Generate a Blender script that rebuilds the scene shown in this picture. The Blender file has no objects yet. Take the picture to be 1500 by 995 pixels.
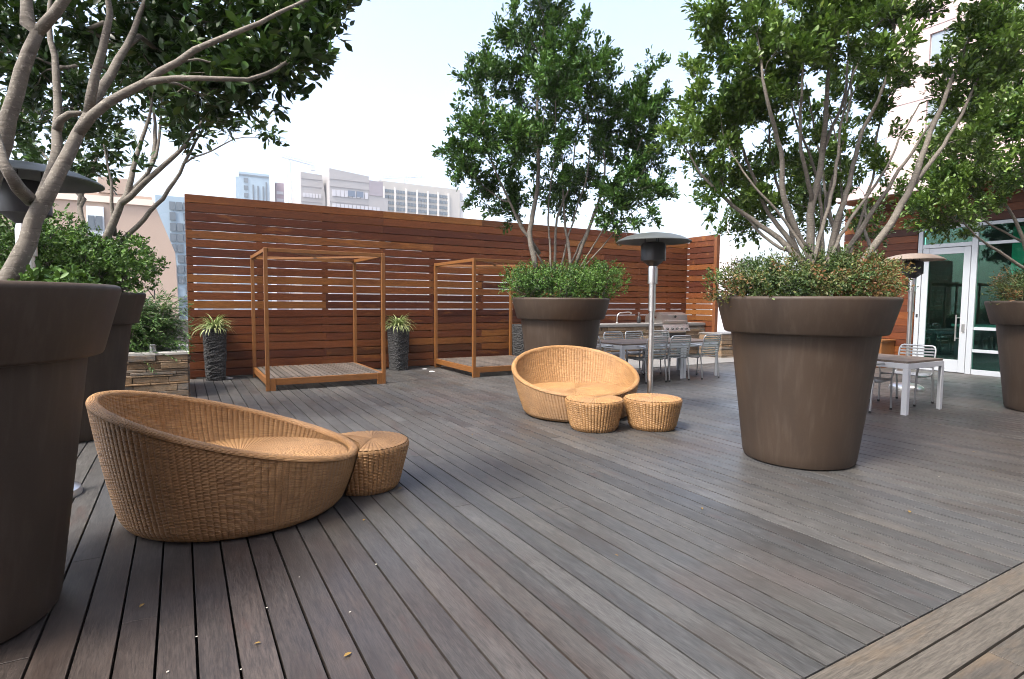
import bpy, math, random
import numpy as np
from mathutils import Vector, Matrix
R=math.radians
random.seed(7)
rng=np.random.default_rng(11)
SC=bpy.context.scene
COL=SC.collection
UP=Vector((0,0,1))

# ------------------------------------------------------------------ node helpers
def new_mat(name):
    m=bpy.data.materials.new(name); m.use_nodes=True
    nt=m.node_tree; nt.nodes.clear()
    out=nt.nodes.new('ShaderNodeOutputMaterial'); bs=nt.nodes.new('ShaderNodeBsdfPrincipled')
    nt.links.new(bs.outputs[0],out.inputs[0])
    return m,nt,bs,out
class NT:
    def __init__(s,nt): s.nt=nt
    def n(s,t,**kw):
        o=s.nt.nodes.new(t)
        for k,v in kw.items(): setattr(o,k,v)
        return o
    def l(s,a,b): s.nt.links.new(a,b)
    def set(s,sock,v):
        if hasattr(v,'is_linked') or isinstance(v,bpy.types.NodeSocket): s.l(v,sock)
        else: sock.default_value=v
    def math(s,op,a,b=0.0,c=None):
        o=s.n('ShaderNodeMath',operation=op); s.set(o.inputs[0],a); s.set(o.inputs[1],b)
        if c is not None: s.set(o.inputs[2],c)
        return o.outputs[0]
    def mix(s,fac,a,b,blend='MIX'):
        o=s.n('ShaderNodeMix',data_type='RGBA',blend_type=blend)
        s.set(o.inputs[0],fac)
        s.set(o.inputs[6],a if not isinstance(a,tuple) else (*a[:3],1)); s.set(o.inputs[7],b if not isinstance(b,tuple) else (*b[:3],1))
        return o.outputs[2]
    def ramp(s,fac,stops,interp='LINEAR'):
        o=s.n('ShaderNodeValToRGB'); cr=o.color_ramp; cr.interpolation=interp
        while len(cr.elements)<len(stops): cr.elements.new(.5)
        for e,(p,c) in zip(cr.elements,stops):
            e.position=p; e.color=(*c,1) if isinstance(c,tuple) else (c,c,c,1)
        s.l(fac,o.inputs[0]); return o.outputs[0]
    def coord(s,kind='Object',scale=(1,1,1),rot=(0,0,0),loc=(0,0,0)):
        tc=s.n('ShaderNodeTexCoord'); mp=s.n('ShaderNodeMapping')
        mp.inputs['Scale'].default_value=scale; mp.inputs['Rotation'].default_value=rot; mp.inputs['Location'].default_value=loc
        s.l(tc.outputs[kind],mp.inputs[0]); return mp.outputs[0]
    def noise(s,vec,scale,detail=4,rough=.55,dist=0,dim='3D',w=None):
        o=s.n('ShaderNodeTexNoise'); o.noise_dimensions=dim
        s.l(vec,o.inputs['Vector']); o.inputs['Scale'].default_value=scale; o.inputs['Detail'].default_value=detail
        o.inputs['Roughness'].default_value=rough; o.inputs['Distortion'].default_value=dist
        if w is not None: s.set(o.inputs['W'],w)
        return o.outputs['Fac']
    def island(s): return s.n('ShaderNodeNewGeometry').outputs['Random Per Island']
    def bump(s,h,strength,dist,normal=None):
        o=s.n('ShaderNodeBump'); s.set(o.inputs['Height'],h); o.inputs['Strength'].default_value=strength; o.inputs['Distance'].default_value=dist
        if normal is not None: s.l(normal,o.inputs['Normal'])
        return o.outputs[0]

def simple(name,col,rough=.5,metal=0.0,var=.12,nscale=30,bump=0.0,spec=.5):
    m,nt,bs,_=new_mat(name); g=NT(nt)
    v=g.coord('Object'); f=g.noise(v,nscale)
    a=tuple(c*(1-var) for c in col); b=tuple(min(1,c*(1+var)) for c in col)
    g.l(g.mix(f,a,b),bs.inputs['Base Color'])
    f2=g.noise(v,nscale*.3,3)
    g.l(g.ramp(f2,[(.3,max(.02,rough-.08)),(.7,min(1,rough+.08))]),bs.inputs['Roughness'])
    bs.inputs['Metallic'].default_value=metal; bs.inputs['Specular IOR Level'].default_value=spec
    if bump: g.l(g.bump(f,.4,bump),bs.inputs['Normal'])
    return m

def wood(name,stops,axis=0,rough=.4,grain=1.0,blotch=None,red_patches=False,coat=0.0,bump=.002,spec=.5):
    """boards in one mesh: colour drawn per board (mesh island) from the stops, grain along axis"""
    m,nt,bs,_=new_mat(name); g=NT(nt)
    isl=g.island()
    base=g.ramp(isl,stops)
    sc=[24,24,24]; sc[axis]=1.9
    tc=g.n('ShaderNodeTexCoord')
    off=g.n('ShaderNodeVectorMath',operation='ADD'); g.l(tc.outputs['Object'],off.inputs[0])
    cmb=g.n('ShaderNodeCombineXYZ')
    g.l(g.math('MULTIPLY',isl,37.0),cmb.inputs[0]); g.l(g.math('MULTIPLY',isl,91.0),cmb.inputs[1]); g.l(g.math('MULTIPLY',isl,53.0),cmb.inputs[2])
    g.l(cmb.outputs[0],off.inputs[1])
    mp=g.n('ShaderNodeMapping'); mp.inputs['Scale'].default_value=sc; g.l(off.outputs[0],mp.inputs[0])
    n1=g.noise(mp.outputs[0],1.6,6,.65,.6)
    n2=g.noise(mp.outputs[0],7,4,.7,.2)
    gr=g.ramp(n1,[(.3,1-.42*grain),(.72,1+.0)])
    c=g.mix(1.0,base,gr,'MULTIPLY')
    gr2=g.ramp(n2,[(.36,1-.52*grain),(.62,1.0)])
    c=g.mix(1.0,c,gr2,'MULTIPLY')
    sc3=[3.2,3.2,3.2]; sc3[axis]=.8
    mp3=g.n('ShaderNodeMapping'); mp3.inputs['Scale'].default_value=sc3; g.l(off.outputs[0],mp3.inputs[0])
    if blotch:
        for col,scale,lo,hi,amt in blotch:
            nb=g.noise(tc.outputs['Object'],scale,5,.6) if scale<0.7 else g.noise(mp3.outputs[0],scale,6,.65)
            c=g.mix(g.math('MULTIPLY',g.ramp(nb,[(lo,0.0),(hi,1.0)]),amt),c,col)
    if red_patches:   # darker, redder timber in ragged round patches
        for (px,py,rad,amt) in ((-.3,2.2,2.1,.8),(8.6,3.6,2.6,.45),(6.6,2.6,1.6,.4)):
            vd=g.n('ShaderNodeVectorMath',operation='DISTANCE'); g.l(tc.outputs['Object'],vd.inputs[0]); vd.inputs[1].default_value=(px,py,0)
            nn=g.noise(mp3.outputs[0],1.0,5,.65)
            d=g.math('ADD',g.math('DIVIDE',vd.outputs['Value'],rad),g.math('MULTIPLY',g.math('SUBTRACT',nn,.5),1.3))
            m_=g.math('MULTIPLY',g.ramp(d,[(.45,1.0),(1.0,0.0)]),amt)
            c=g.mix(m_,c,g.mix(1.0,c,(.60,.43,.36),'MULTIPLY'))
    g.l(c,bs.inputs['Base Color'])
    nr=g.noise(tc.outputs['Object'],1.3,4)
    r=g.math('ADD',g.ramp(nr,[(.3,rough-.1),(.7,rough+.12)]),g.math('MULTIPLY',n2,.12))
    g.l(r,bs.inputs['Roughness'])
    bs.inputs['Coat Weight'].default_value=coat; bs.inputs['Specular IOR Level'].default_value=spec
    bs.inputs['Coat Roughness'].default_value=.25
    h=g.math('ADD',g.math('MULTIPLY',n1,.6),g.math('MULTIPLY',n2,.5))
    g.l(g.bump(h,.5,bump),bs.inputs['Normal'])
    return m

def leafmat(name,stops,trans=.25,rough=.38,dry=None):
    m,nt,bs,out=new_mat(name); g=NT(nt)
    isl=g.island(); c=g.ramp(isl,stops)
    v=g.coord('Object')
    n=g.noise(v,2.2,3)
    c=g.mix(g.ramp(n,[(.38,0.0),(.68,.55)]),c,tuple(min(1,x*1.2) for x in stops[-2][1]))
    if dry:
        col,lo,hi=dry
        nd=g.noise(v,2.6,3,.5)
        w=g.math('MULTIPLY',g.ramp(nd,[(lo,0.0),(hi,1.0)]),g.ramp(g.math('FRACT',g.math('MULTIPLY',isl,17.3)),[(.3,0.0),(.5,1.0)]))
        c=g.mix(w,c,col)
    g.l(c,bs.inputs['Base Color']); bs.inputs['Roughness'].default_value=rough
    bs.inputs['Specular IOR Level'].default_value=.38
    tr=g.n('ShaderNodeBsdfTranslucent'); g.l(g.mix(.5,c,(.12,.22,.02)),tr.inputs[0])
    mx=g.n('ShaderNodeMixShader'); mx.inputs[0].default_value=trans
    g.l(bs.outputs[0],mx.inputs[1]); g.l(tr.outputs[0],mx.inputs[2]); g.l(mx.outputs[0],out.inputs[0])
    return m

# ------------------------------------------------------------------ materials
M={}
M['deck']=wood('weathered deck boards',[(0,(.066,.066,.066)),(.2,(.090,.088,.084)),(.4,(.075,.076,.077)),(.6,(.106,.102,.095)),(.8,(.081,.078,.073)),(1,(.112,.110,.106))],axis=1,rough=.40,grain=1.0,
   blotch=[((.072,.044,.036),.42,.54,.72,.4),((.030,.024,.021),1.0,.54,.68,.7),((.120,.102,.082),1.4,.56,.72,.3),((.066,.034,.026),1.9,.60,.74,.5),((.022,.018,.016),5.0,.62,.72,.7)],red_patches=True,bump=.0022,spec=.5)
M['deckx']=wood('weathered border boards',[(0,(.078,.067,.055)),(.5,(.098,.085,.069)),(1,(.115,.10,.082))],axis=0,rough=.5,grain=.95,
   blotch=[((.15,.10,.055),1.6,.52,.75,.5)],bump=.0022)
M['fence']=wood('oiled redwood boards',[(0,(.070,.019,.010)),(.16,(.130,.037,.014)),(.34,(.20,.063,.020)),(.48,(.085,.023,.012)),(.62,(.225,.078,.023)),(.76,(.14,.040,.015)),(.9,(.29,.115,.030)),(1,(.055,.016,.010))],axis=0,rough=.42,grain=.85,spec=.28,bump=.0015,blotch=[((.06,.016,.009),1.2,.55,.72,.6),((.30,.12,.03),1.6,.58,.74,.45)])
M['fencev']=wood('oiled redwood post',[(0,(.17,.055,.017)),(1,(.23,.085,.024))],axis=2,rough=.38,grain=.6,coat=.1,bump=.0012)
M['siding']=wood('stained siding boards',[(0,(.060,.017,.009)),(.2,(.19,.055,.016)),(.4,(.10,.026,.010)),(.6,(.30,.098,.022)),(.8,(.15,.040,.013)),(1,(.24,.075,.018))],axis=1,rough=.45,grain=.8,spec=.28,bump=.0012)
M['teak']=wood('orange oiled timber',[(0,(.19,.075,.019)),(.5,(.25,.10,.024)),(1,(.15,.056,.016))],axis=2,rough=.42,grain=.6,bump=.001)
M['teakx']=wood('orange oiled rail',[(0,(.19,.075,.019)),(.5,(.24,.098,.024)),(1,(.16,.06,.017))],axis=0,rough=.42,grain=.6,bump=.001)
M['teaky']=wood('orange oiled side rail',[(0,(.19,.075,.019)),(.5,(.24,.098,.024)),(1,(.16,.06,.017))],axis=1,rough=.42,grain=.6,bump=.001)
M['platform']=wood('grey platform slats',[(0,(.075,.062,.052)),(.5,(.12,.098,.082)),(1,(.09,.072,.058))],axis=1,rough=.55,grain=.6,bump=.001)
M['tabletop']=wood('weathered table slats',[(0,(.15,.115,.09)),(.5,(.21,.165,.135)),(1,(.12,.085,.065))],axis=0,rough=.55,grain=.6,bump=.001)
M['gap']=simple('dark joist void',(.012,.011,.010),.9)
M['white_metal']=simple('white powder coated metal',(.52,.54,.57),.35,var=.04)
M['alu']=simple('brushed aluminium tube',(.42,.43,.44),.36,metal=.85,var=.06)
M['rubber']=simple('black rubber',(.015,.015,.016),.7)
M['steel']=simple('stainless steel',(.70,.69,.67),.34,metal=1,var=.08,nscale=12)
M['hood']=simple('grey heater hood metal',(.085,.095,.092),.42,metal=.35,var=.1,nscale=14)
M['hoodl']=simple('sun bleached heater hood',(.24,.19,.15),.5,metal=.3,var=.1,nscale=14)
M['black']=simple('black enamel',(.02,.02,.021),.45)
M['soil']=simple('dark potting soil',(.035,.026,.02),.95,nscale=60,bump=.01)
M['concrete']=simple('pale concrete',(.15,.147,.143),.75,nscale=8,bump=.002)
M['cap']=simple('grey stone slab',(.15,.147,.143),.6,nscale=14,bump=.002)
M['capl']=simple('pale cap stone',(.50,.48,.44),.65,nscale=14,bump=.002)
M['plate']=simple('white plastic plate',(.75,.75,.74),.4,var=.03)
M['petal']=simple('dull white petal',(.42,.40,.34),.6)
M['frame']=simple('white window frame',(.38,.41,.44),.38,var=.03)
M['stucco']=simple('pale pink stucco',(.50,.40,.39),.8,var=.03,nscale=4,bump=.001)
M['dryleaf']=leafmat('dry yellow leaf',[(0,(.30,.20,.05)),(1,(.16,.08,.03))],.2,.6)

def mk_pot():
    m,nt,bs,_=new_mat('brown rotomoulded planter'); g=NT(nt)
    v=g.coord('Object'); n=g.noise(v,3,5); sp=g.noise(v,240,2)
    vs=g.coord('Object',scale=(26,26,1.2)); st=g.noise(vs,1.0,4)
    c=g.mix(n,(.036,.0235,.0155),(.050,.0335,.0225))
    c=g.mix(g.ramp(st,[(.50,0.0),(.72,.6)]),c,(.066,.049,.037)); c=g.mix(g.ramp(g.noise(g.coord('Object',scale=(1,1,.35)),2.2,5,.65),[(.5,0.0),(.72,.55)]),c,(.024,.017,.013))
    c=g.mix(g.ramp(sp,[(.62,0.0),(.75,.5)]),c,(.08,.064,.052))
    g.l(c,bs.inputs['Base Color'])
    g.l(g.ramp(n,[(.3,.50),(.7,.62)]),bs.inputs['Roughness']); bs.inputs['Specular IOR Level'].default_value=.36
    g.l(g.bump(sp,.25,.0012),bs.inputs['Normal'])
    return m
M['pot']=mk_pot()

def mk_wicker(name,c0,c1,c2):
    """uv.x counts ribs, uv.y is metres along the weave"""
    m,nt,bs,_=new_mat(name); g=NT(nt)
    uv=g.n('ShaderNodeUVMap'); sp=g.n('ShaderNodeSeparateXYZ'); g.l(uv.outputs[0],sp.inputs[0])
    x,y=sp.outputs[0],sp.outputs[1]
    row=g.math('DIVIDE',y,.0085)
    par=g.math('MULTIPLY',g.math('FLOOR',x),math.pi)
    wv=g.math('SINE',g.math('ADD',g.math('MULTIPLY',row,math.pi),par))
    strand=g.math('ABSOLUTE',g.math('SINE',g.math('MULTIPLY',row,math.pi)))
    h=g.math('ADD',g.math('MULTIPLY',strand,.7),g.math('MULTIPLY',wv,.35))
    cv=g.n('ShaderNodeCombineXYZ'); g.l(g.math('MULTIPLY',x,.22),cv.inputs[0]); g.l(g.math('FLOOR',row),cv.inputs[1])
    n=g.noise(cv.outputs[0],1.0,2)
    n2=g.noise(g.coord('Object'),3.0,3)
    c=g.ramp(n,[(.28,c0),(.5,c1),(.72,c2)])
    c=g.mix(g.ramp(n2,[(.4,0.0),(.7,.45)]),c,c0)
    g.l(c,bs.inputs['Base Color']); bs.inputs['Roughness'].default_value=.46
    g.l(g.bump(h,1.0,.004),bs.inputs['Normal'])
    return m
M['wicker']=mk_wicker('tan wicker weave',(.20,.102,.037),(.34,.181,.068),(.465,.270,.114))

def mk_bark():
    m,nt,bs,_=new_mat('grey ficus bark'); g=NT(nt)
    v=g.coord('Object'); n=g.noise(v,14,5); n2=g.noise(v,55,4,.7); rings=g.noise(g.coord('Object',scale=(9,9,70)),1.5,3)
    c=g.mix(n,(.085,.074,.060),(.185,.168,.142))
    c=g.mix(g.ramp(n2,[(.56,0.0),(.66,.75)]),c,(.30,.275,.23))
    c=g.mix(g.ramp(rings,[(.34,.45),(.46,0.0)]),c,(.055,.042,.030))
    g.l(c,bs.inputs['Base Color']); bs.inputs['Roughness'].default_value=.85
    g.l(g.bump(g.math('ADD',n2,rings),.5,.006),bs.inputs['Normal'])
    return m
M['bark']=mk_bark()
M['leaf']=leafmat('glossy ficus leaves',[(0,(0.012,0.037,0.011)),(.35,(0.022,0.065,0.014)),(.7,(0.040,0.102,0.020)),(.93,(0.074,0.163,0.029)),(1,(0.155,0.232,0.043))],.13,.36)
M['leaf_shaded']=leafmat('shaded ficus leaves',[(0,(0.007,0.021,0.007)),(.4,(0.013,0.036,0.009)),(.8,(0.022,0.057,0.013)),(.95,(0.043,0.094,0.018)),(1,(0.088,0.138,0.025))],.08,.34)  # darker copy of the ficus leaves, backlit crown shade put into the colour
M['leafy']=leafmat('yellow green ficus leaves',[(0,(0.018,0.045,0.011)),(.35,(0.038,0.088,0.016)),(.75,(0.077,0.144,0.025)),(.95,(0.131,0.210,0.038)),(1,(0.210,0.280,0.052))],.16,.38)
M['box']=leafmat('boxwood leaves',[(0,(0.012,0.038,0.009)),(.4,(0.027,0.078,0.014)),(.8,(0.057,0.132,0.020)),(.94,(0.095,0.189,0.027)),(1,(0.230,0.324,0.081))],.16,.5)
M['boxdry']=leafmat('boxwood leaves with dry patches',[(0,(0.013,0.034,0.010)),(.4,(0.029,0.062,0.016)),(.8,(0.057,0.099,0.023)),(.94,(0.104,0.143,0.039)),(1,(0.221,0.234,0.078))],.16,.5,dry=((.16,.07,.026),.47,.60))
M['yew']=leafmat('dark yew needles',[(0,(0.016,0.044,0.013)),(.5,(0.039,0.098,0.023)),(.85,(0.078,0.156,0.033)),(1,(0.195,0.247,0.065))],.15,.45)
M['spider']=leafmat('striped grass leaves',[(0,(.14,.20,.07)),(.4,(.17,.24,.085)),(.7,(.38,.41,.20)),(1,(.11,.18,.05))],.2,.5)
M['stone']=None
def mk_stone():
    m,nt,bs,_=new_mat('stacked ledge stone'); g=NT(nt)
    isl=g.island(); v=g.coord('Object',scale=(5,5,16)); n=g.noise(v,2.0,6,.65); n2=g.noise(g.coord('Object'),40,4,.7)
    c=g.ramp(isl,[(0,(.07,.055,.042)),(.2,(.17,.15,.125)),(.4,(.21,.13,.065)),(.55,(.15,.155,.15)),(.7,(.27,.20,.13)),(.85,(.12,.08,.045)),(1,(.33,.30,.255))])
    c=g.mix(g.ramp(n,[(.42,0.0),(.68,.65)]),c,(.29,.165,.07)); c=g.mix(1.0,c,g.ramp(n2,[(.3,.62),(.7,1.0)]),'MULTIPLY')
    g.l(c,bs.inputs['Base Color']); bs.inputs['Roughness'].default_value=.8
    g.l(g.bump(g.math('ADD',n,n2),.8,.008),bs.inputs['Normal']); return m
M['stone']=mk_stone()
def mk_lava():
    m,nt,bs,_=new_mat('rough black lava planter'); g=NT(nt)
    v=g.coord('Object'); o=g.n('ShaderNodeTexVoronoi'); g.l(v,o.inputs['Vector']); o.inputs['Scale'].default_value=55
    n=g.noise(v,120,3)
    c=g.mix(n,(.020,.021,.022),(.048,.048,.048)); g.l(c,bs.inputs['Base Color']); bs.inputs['Roughness'].default_value=.75
    g.l(g.bump(o.outputs['Distance'],1.0,.02),bs.inputs['Normal']); return m
M['lava']=mk_lava()
def mk_glass(name,tint,refl=1.0):
    m,nt,bs,out=new_mat(name); g=NT(nt); nt.nodes.remove(bs)
    tr=g.n('ShaderNodeBsdfTransparent'); tr.inputs[0].default_value=(*tint,1)
    gl=g.n('ShaderNodeBsdfGlossy'); gl.inputs['Roughness'].default_value=.015; gl.inputs[0].default_value=(.62,.9,.84,1)
    n=g.noise(g.coord('Object'),1.1,2); g.l(g.bump(n,.05,.012),gl.inputs['Normal'])
    fr=g.n('ShaderNodeFresnel'); fr.inputs[0].default_value=1.5
    mx=g.n('ShaderNodeMixShader'); g.l(g.math('MULTIPLY',g.math('ADD',fr.outputs[0],.05),refl),mx.inputs[0]); g.l(tr.outputs[0],mx.inputs[1]); g.l(gl.outputs[0],mx.inputs[2]); g.l(mx.outputs[0],out.inputs[0])
    return m
M['glass']=mk_glass('tinted door glass',(.50,.86,.76),.75)
M['winglass']=simple('grey blue window glass',(.22,.27,.32),.12,var=.2,nscale=.4,spec=.8)
M['teal']=simple('teal painted inner wall',(.07,.52,.40),.6,var=.15,nscale=1.5)
M['dark_room']=simple('dark interior',(.03,.045,.045),.8)

# ------------------------------------------------------------------ mesh builder
class MB:
    def __init__(s): s.v=[]; s.f=[]; s.n=0; s.uv=[]
    def add(s,verts,faces,uvs=None):
        s.v.append(np.asarray(verts,dtype=float).reshape(-1,3)); k=s.n
        s.f+= [tuple(i+k for i in f) for f in faces]
        if uvs is not None: s.uv+=list(uvs)
        s.n+=len(s.v[-1]); return s
    def box(s,x0,x1,y0,y1,z0,z1,c=0.0):
        """box, with its long edges chamfered by c when given"""
        if c<=0:
            vs=[(x,y,z) for z in (z0,z1) for y in (y0,y1) for x in (x0,x1)]
            return s.add(vs,[(0,2,3,1),(4,5,7,6),(0,1,5,4),(2,6,7,3),(0,4,6,2),(1,3,7,5)])
        lo=np.array([x0,y0,z0]);hi=np.array([x1,y1,z1]);idx={};vs=[]
        for sx in(0,1):
            for sy in(0,1):
                for sz in(0,1):
                    p=np.where([sx,sy,sz],hi,lo); dr=np.where([sx,sy,sz],-1,1)*c
                    for a in range(3):
                        q=p.copy().astype(float)
                        for b in range(3):
                            if b!=a: q[b]+=dr[b]
                        idx[(sx,sy,sz,a)]=len(vs); vs.append(q)
        F=[]
        for a in range(3):
            b,d=(a+1)%3,(a+2)%3
            for sa in(0,1):
                def k(sb,sd,ax):
                    t=[0,0,0];t[a]=sa;t[b]=sb;t[d]=sd;return idx[(*t,ax)]
                q=[k(0,0,a),k(1,0,a),k(1,1,a),k(0,1,a)]; F.append(q if sa else q[::-1])
        for a in range(3):
            b,d=(a+1)%3,(a+2)%3
            for sb in(0,1):
                for sd in(0,1):
                    def k(sa,ax):
                        t=[0,0,0];t[a]=sa;t[b]=sb;t[d]=sd;return idx[(*t,ax)]
                    q=[k(0,b),k(1,b),k(1,d),k(0,d)]
                    F.append(q if (sb^sd) else q[::-1])
        for sx in(0,1):
            for sy in(0,1):
                for sz in(0,1):
                    q=[idx[(sx,sy,sz,a)] for a in range(3)]
                    F.append(q if (sx+sy+sz)%2 else q[::-1])
        return s.add(vs,F)
    def beam(s,p,q,w,h,up=(0,0,1)):
        """rectangular bar from p to q"""
        p=np.array(p,float);q=np.array(q,float);d=q-p;d/=np.linalg.norm(d)
        up=np.array(up,float)
        if abs(d@up)>.95: up=np.array([1.0,0,0])
        a=np.cross(d,up);a/=np.linalg.norm(a);b=np.cross(a,d)
        vs=[];
        for e in(p,q):
            for sa,sb in((-1,-1),(1,-1),(1,1),(-1,1)): vs.append(e+a*sa*w/2+b*sb*h/2)
        return s.add(vs,[(0,1,2,3),(7,6,5,4),(0,4,5,1),(1,5,6,2),(2,6,7,3),(3,7,4,0)])
    def tube(s,pts,rad,n=8,cap=True):
        pts=[np.array(p,float) for p in pts]; m=len(pts)
        rad=[rad]*m if np.isscalar(rad) else rad
        t=[pts[min(i+1,m-1)]-pts[max(i-1,0)] for i in range(m)]
        t=[x/(np.linalg.norm(x)+1e-12) for x in t]
        a=np.cross(t[0],[0,0,1.0]);
        if np.linalg.norm(a)<.05: a=np.cross(t[0],[1.0,0,0])
        a/=np.linalg.norm(a); ang=np.arange(n)*2*np.pi/n; vs=[]
        for i in range(m):
            a=a-t[i]*(a@t[i]); a/=np.linalg.norm(a)+1e-12; b=np.cross(t[i],a)
            vs.append(pts[i]+rad[i]*(np.cos(ang)[:,None]*a+np.sin(ang)[:,None]*b))
        F=[(i*n+j,i*n+(j+1)%n,(i+1)*n+(j+1)%n,(i+1)*n+j) for i in range(m-1) for j in range(n)]
        if cap: F+=[tuple(range(n))[::-1],tuple((m-1)*n+j for j in range(n))]
        return s.add(np.concatenate(vs),F)
    def lathe(s,prof,n=48,c=(0,0),cap=True):
        ang=np.arange(n)*2*np.pi/n; vs=[]
        for r,z in prof:
            vs.append(np.stack([c[0]+r*np.cos(ang),c[1]+r*np.sin(ang),np.full(n,z)],1))
        m=len(prof)
        F=[(i*n+j,i*n+(j+1)%n,(i+1)*n+(j+1)%n,(i+1)*n+j) for i in range(m-1) for j in range(n)]
        if cap: F+=[tuple(range(n))[::-1],tuple((m-1)*n+j for j in range(n))]
        return s.add(np.concatenate(vs),F)
    def prism(s,poly,axis,a0,a1):
        """polygon given in the two other axes, extruded along axis"""
        k=len(poly); vs=[]
        for a in(a0,a1):
            for p in poly:
                q=list(p);q.insert(axis,a);vs.append(q)
        F=[tuple(range(k))[::-1],tuple(range(k,2*k))]+[(i,(i+1)%k,k+(i+1)%k,k+i) for i in range(k)]
        return s.add(vs,F)
    def build(s,name,mat,parent=None,smooth=False,loc=None,fix=True):
        me=bpy.data.meshes.new(name)
        v=np.concatenate(s.v) if s.v else np.zeros((0,3))
        me.from_pydata(v.tolist(),[],s.f)
        if s.uv:
            ul=me.uv_layers.new(name='UVMap'); ul.data.foreach_set('uv',np.asarray(s.uv,dtype=np.float32).ravel())
        if smooth:
            me.polygons.foreach_set('use_smooth',np.ones(len(me.polygons),dtype=bool))
            if smooth is not True:
                me.set_sharp_from_angle(angle=R(smooth))
        if fix and not s.uv:
            import bmesh
            bm=bmesh.new(); bm.from_mesh(me); bmesh.ops.recalc_face_normals(bm,faces=bm.faces); bm.to_mesh(me); bm.free()
        me.materials.append(mat); me.update()
        o=bpy.data.objects.new(name,me); COL.objects.link(o)
        if parent: o.parent=parent
        if loc: o.location=loc
        return o

def tag(o,label,cat,group=None):
    o['label']=label; o['category']=cat
    if group: o['group']=group
    return o
def thing(name,label,cat,loc=(0,0,0),rz=0,group=None):
    o=bpy.data.objects.new(name,None); COL.objects.link(o); o.location=loc; o.rotation_euler=(0,0,rz)
    o.empty_display_size=.1
    return tag(o,label,cat,group)
def struct(o,kind='structure'): o['kind']=kind; return o
def dup(root,loc,rz,label):
    r=root.copy(); COL.objects.link(r); r.location=loc; r.rotation_euler=(0,0,rz); r['label']=label
    def rec(src,dst):
        for ch in src.children:
            c=ch.copy(); COL.objects.link(c); c.parent=dst; rec(ch,c)
    rec(root,r); return r

# ------------------------------------------------------------------ foliage
def leaf_arrays(P,D,N,L,W,fold=.25,near=False):
    """leaves at P pointing along D with normal about N; numpy arrays"""
    D=D/np.linalg.norm(D,axis=1,keepdims=True)
    S=np.cross(D,N); S/=np.linalg.norm(S,axis=1,keepdims=True)+1e-9
    N=np.cross(S,D)
    L=L[:,None];W=W[:,None]; k=len(P)
    if near:
        t=[(0,0,0),(.28,.42,.12),(.62,.5,.13),(1,0,-.08),(.62,-.5,.13),(.28,-.42,.12),(.35,0,0),(.7,0,-.02)]
        V=np.stack([P+D*L*a+S*W*b+N*W*c*fold*4 for a,b,c in t],1)
        fs=[(0,1,6),(1,2,7,6),(2,3,7),(0,6,5),(6,7,4,5),(7,3,4)]
    else:
        t=[(0,0,0),(.42,.44,.12),(.80,.40,.10),(1,0,-.03),(.80,-.40,.10),(.42,-.44,.12)]
        V=np.stack([P+D*L*a+S*W*b+N*W*c*fold*4 for a,b,c in t],1)
        fs=[(0,1,2,3),(0,3,4,5)]
    return V.reshape(-1,3),len(t),fs,k
def leaves_mesh(name,arrs,mat,parent):
    vs=[];faces_idx=[];loops=[];tot=[];base=0
    for V,m,fs,k in arrs:
        vs.append(V); off=(np.arange(k)*m+base)
        for f in fs:
            pass
        # one leaf after the other
        flat=np.concatenate([np.array(f) for f in fs]); cnt=np.array([len(f) for f in fs])
        loops.append((off[:,None]+flat[None,:]).ravel()); tot.append(np.tile(cnt,k)); base+=k*m
    V=np.concatenate(vs);loops=np.concatenate(loops);tot=np.concatenate(tot)
    me=bpy.data.meshes.new(name); me.vertices.add(len(V)); me.vertices.foreach_set('co',V.astype(np.float32).ravel())
    me.loops.add(len(loops)); me.loops.foreach_set('vertex_index',loops.astype(np.int32))
    me.polygons.add(len(tot)); st=np.concatenate([[0],np.cumsum(tot)[:-1]])
    me.polygons.foreach_set('loop_start',st.astype(np.int32)); me.polygons.foreach_set('loop_total',tot.astype(np.int32))
    me.update(calc_edges=True); me.validate(); me.materials.append(mat)
    o=bpy.data.objects.new(name,me); COL.objects.link(o); o.parent=parent
    return o
def unit(n):
    v=rng.normal(size=(n,3)); return v/np.linalg.norm(v,axis=1,keepdims=True)

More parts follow.
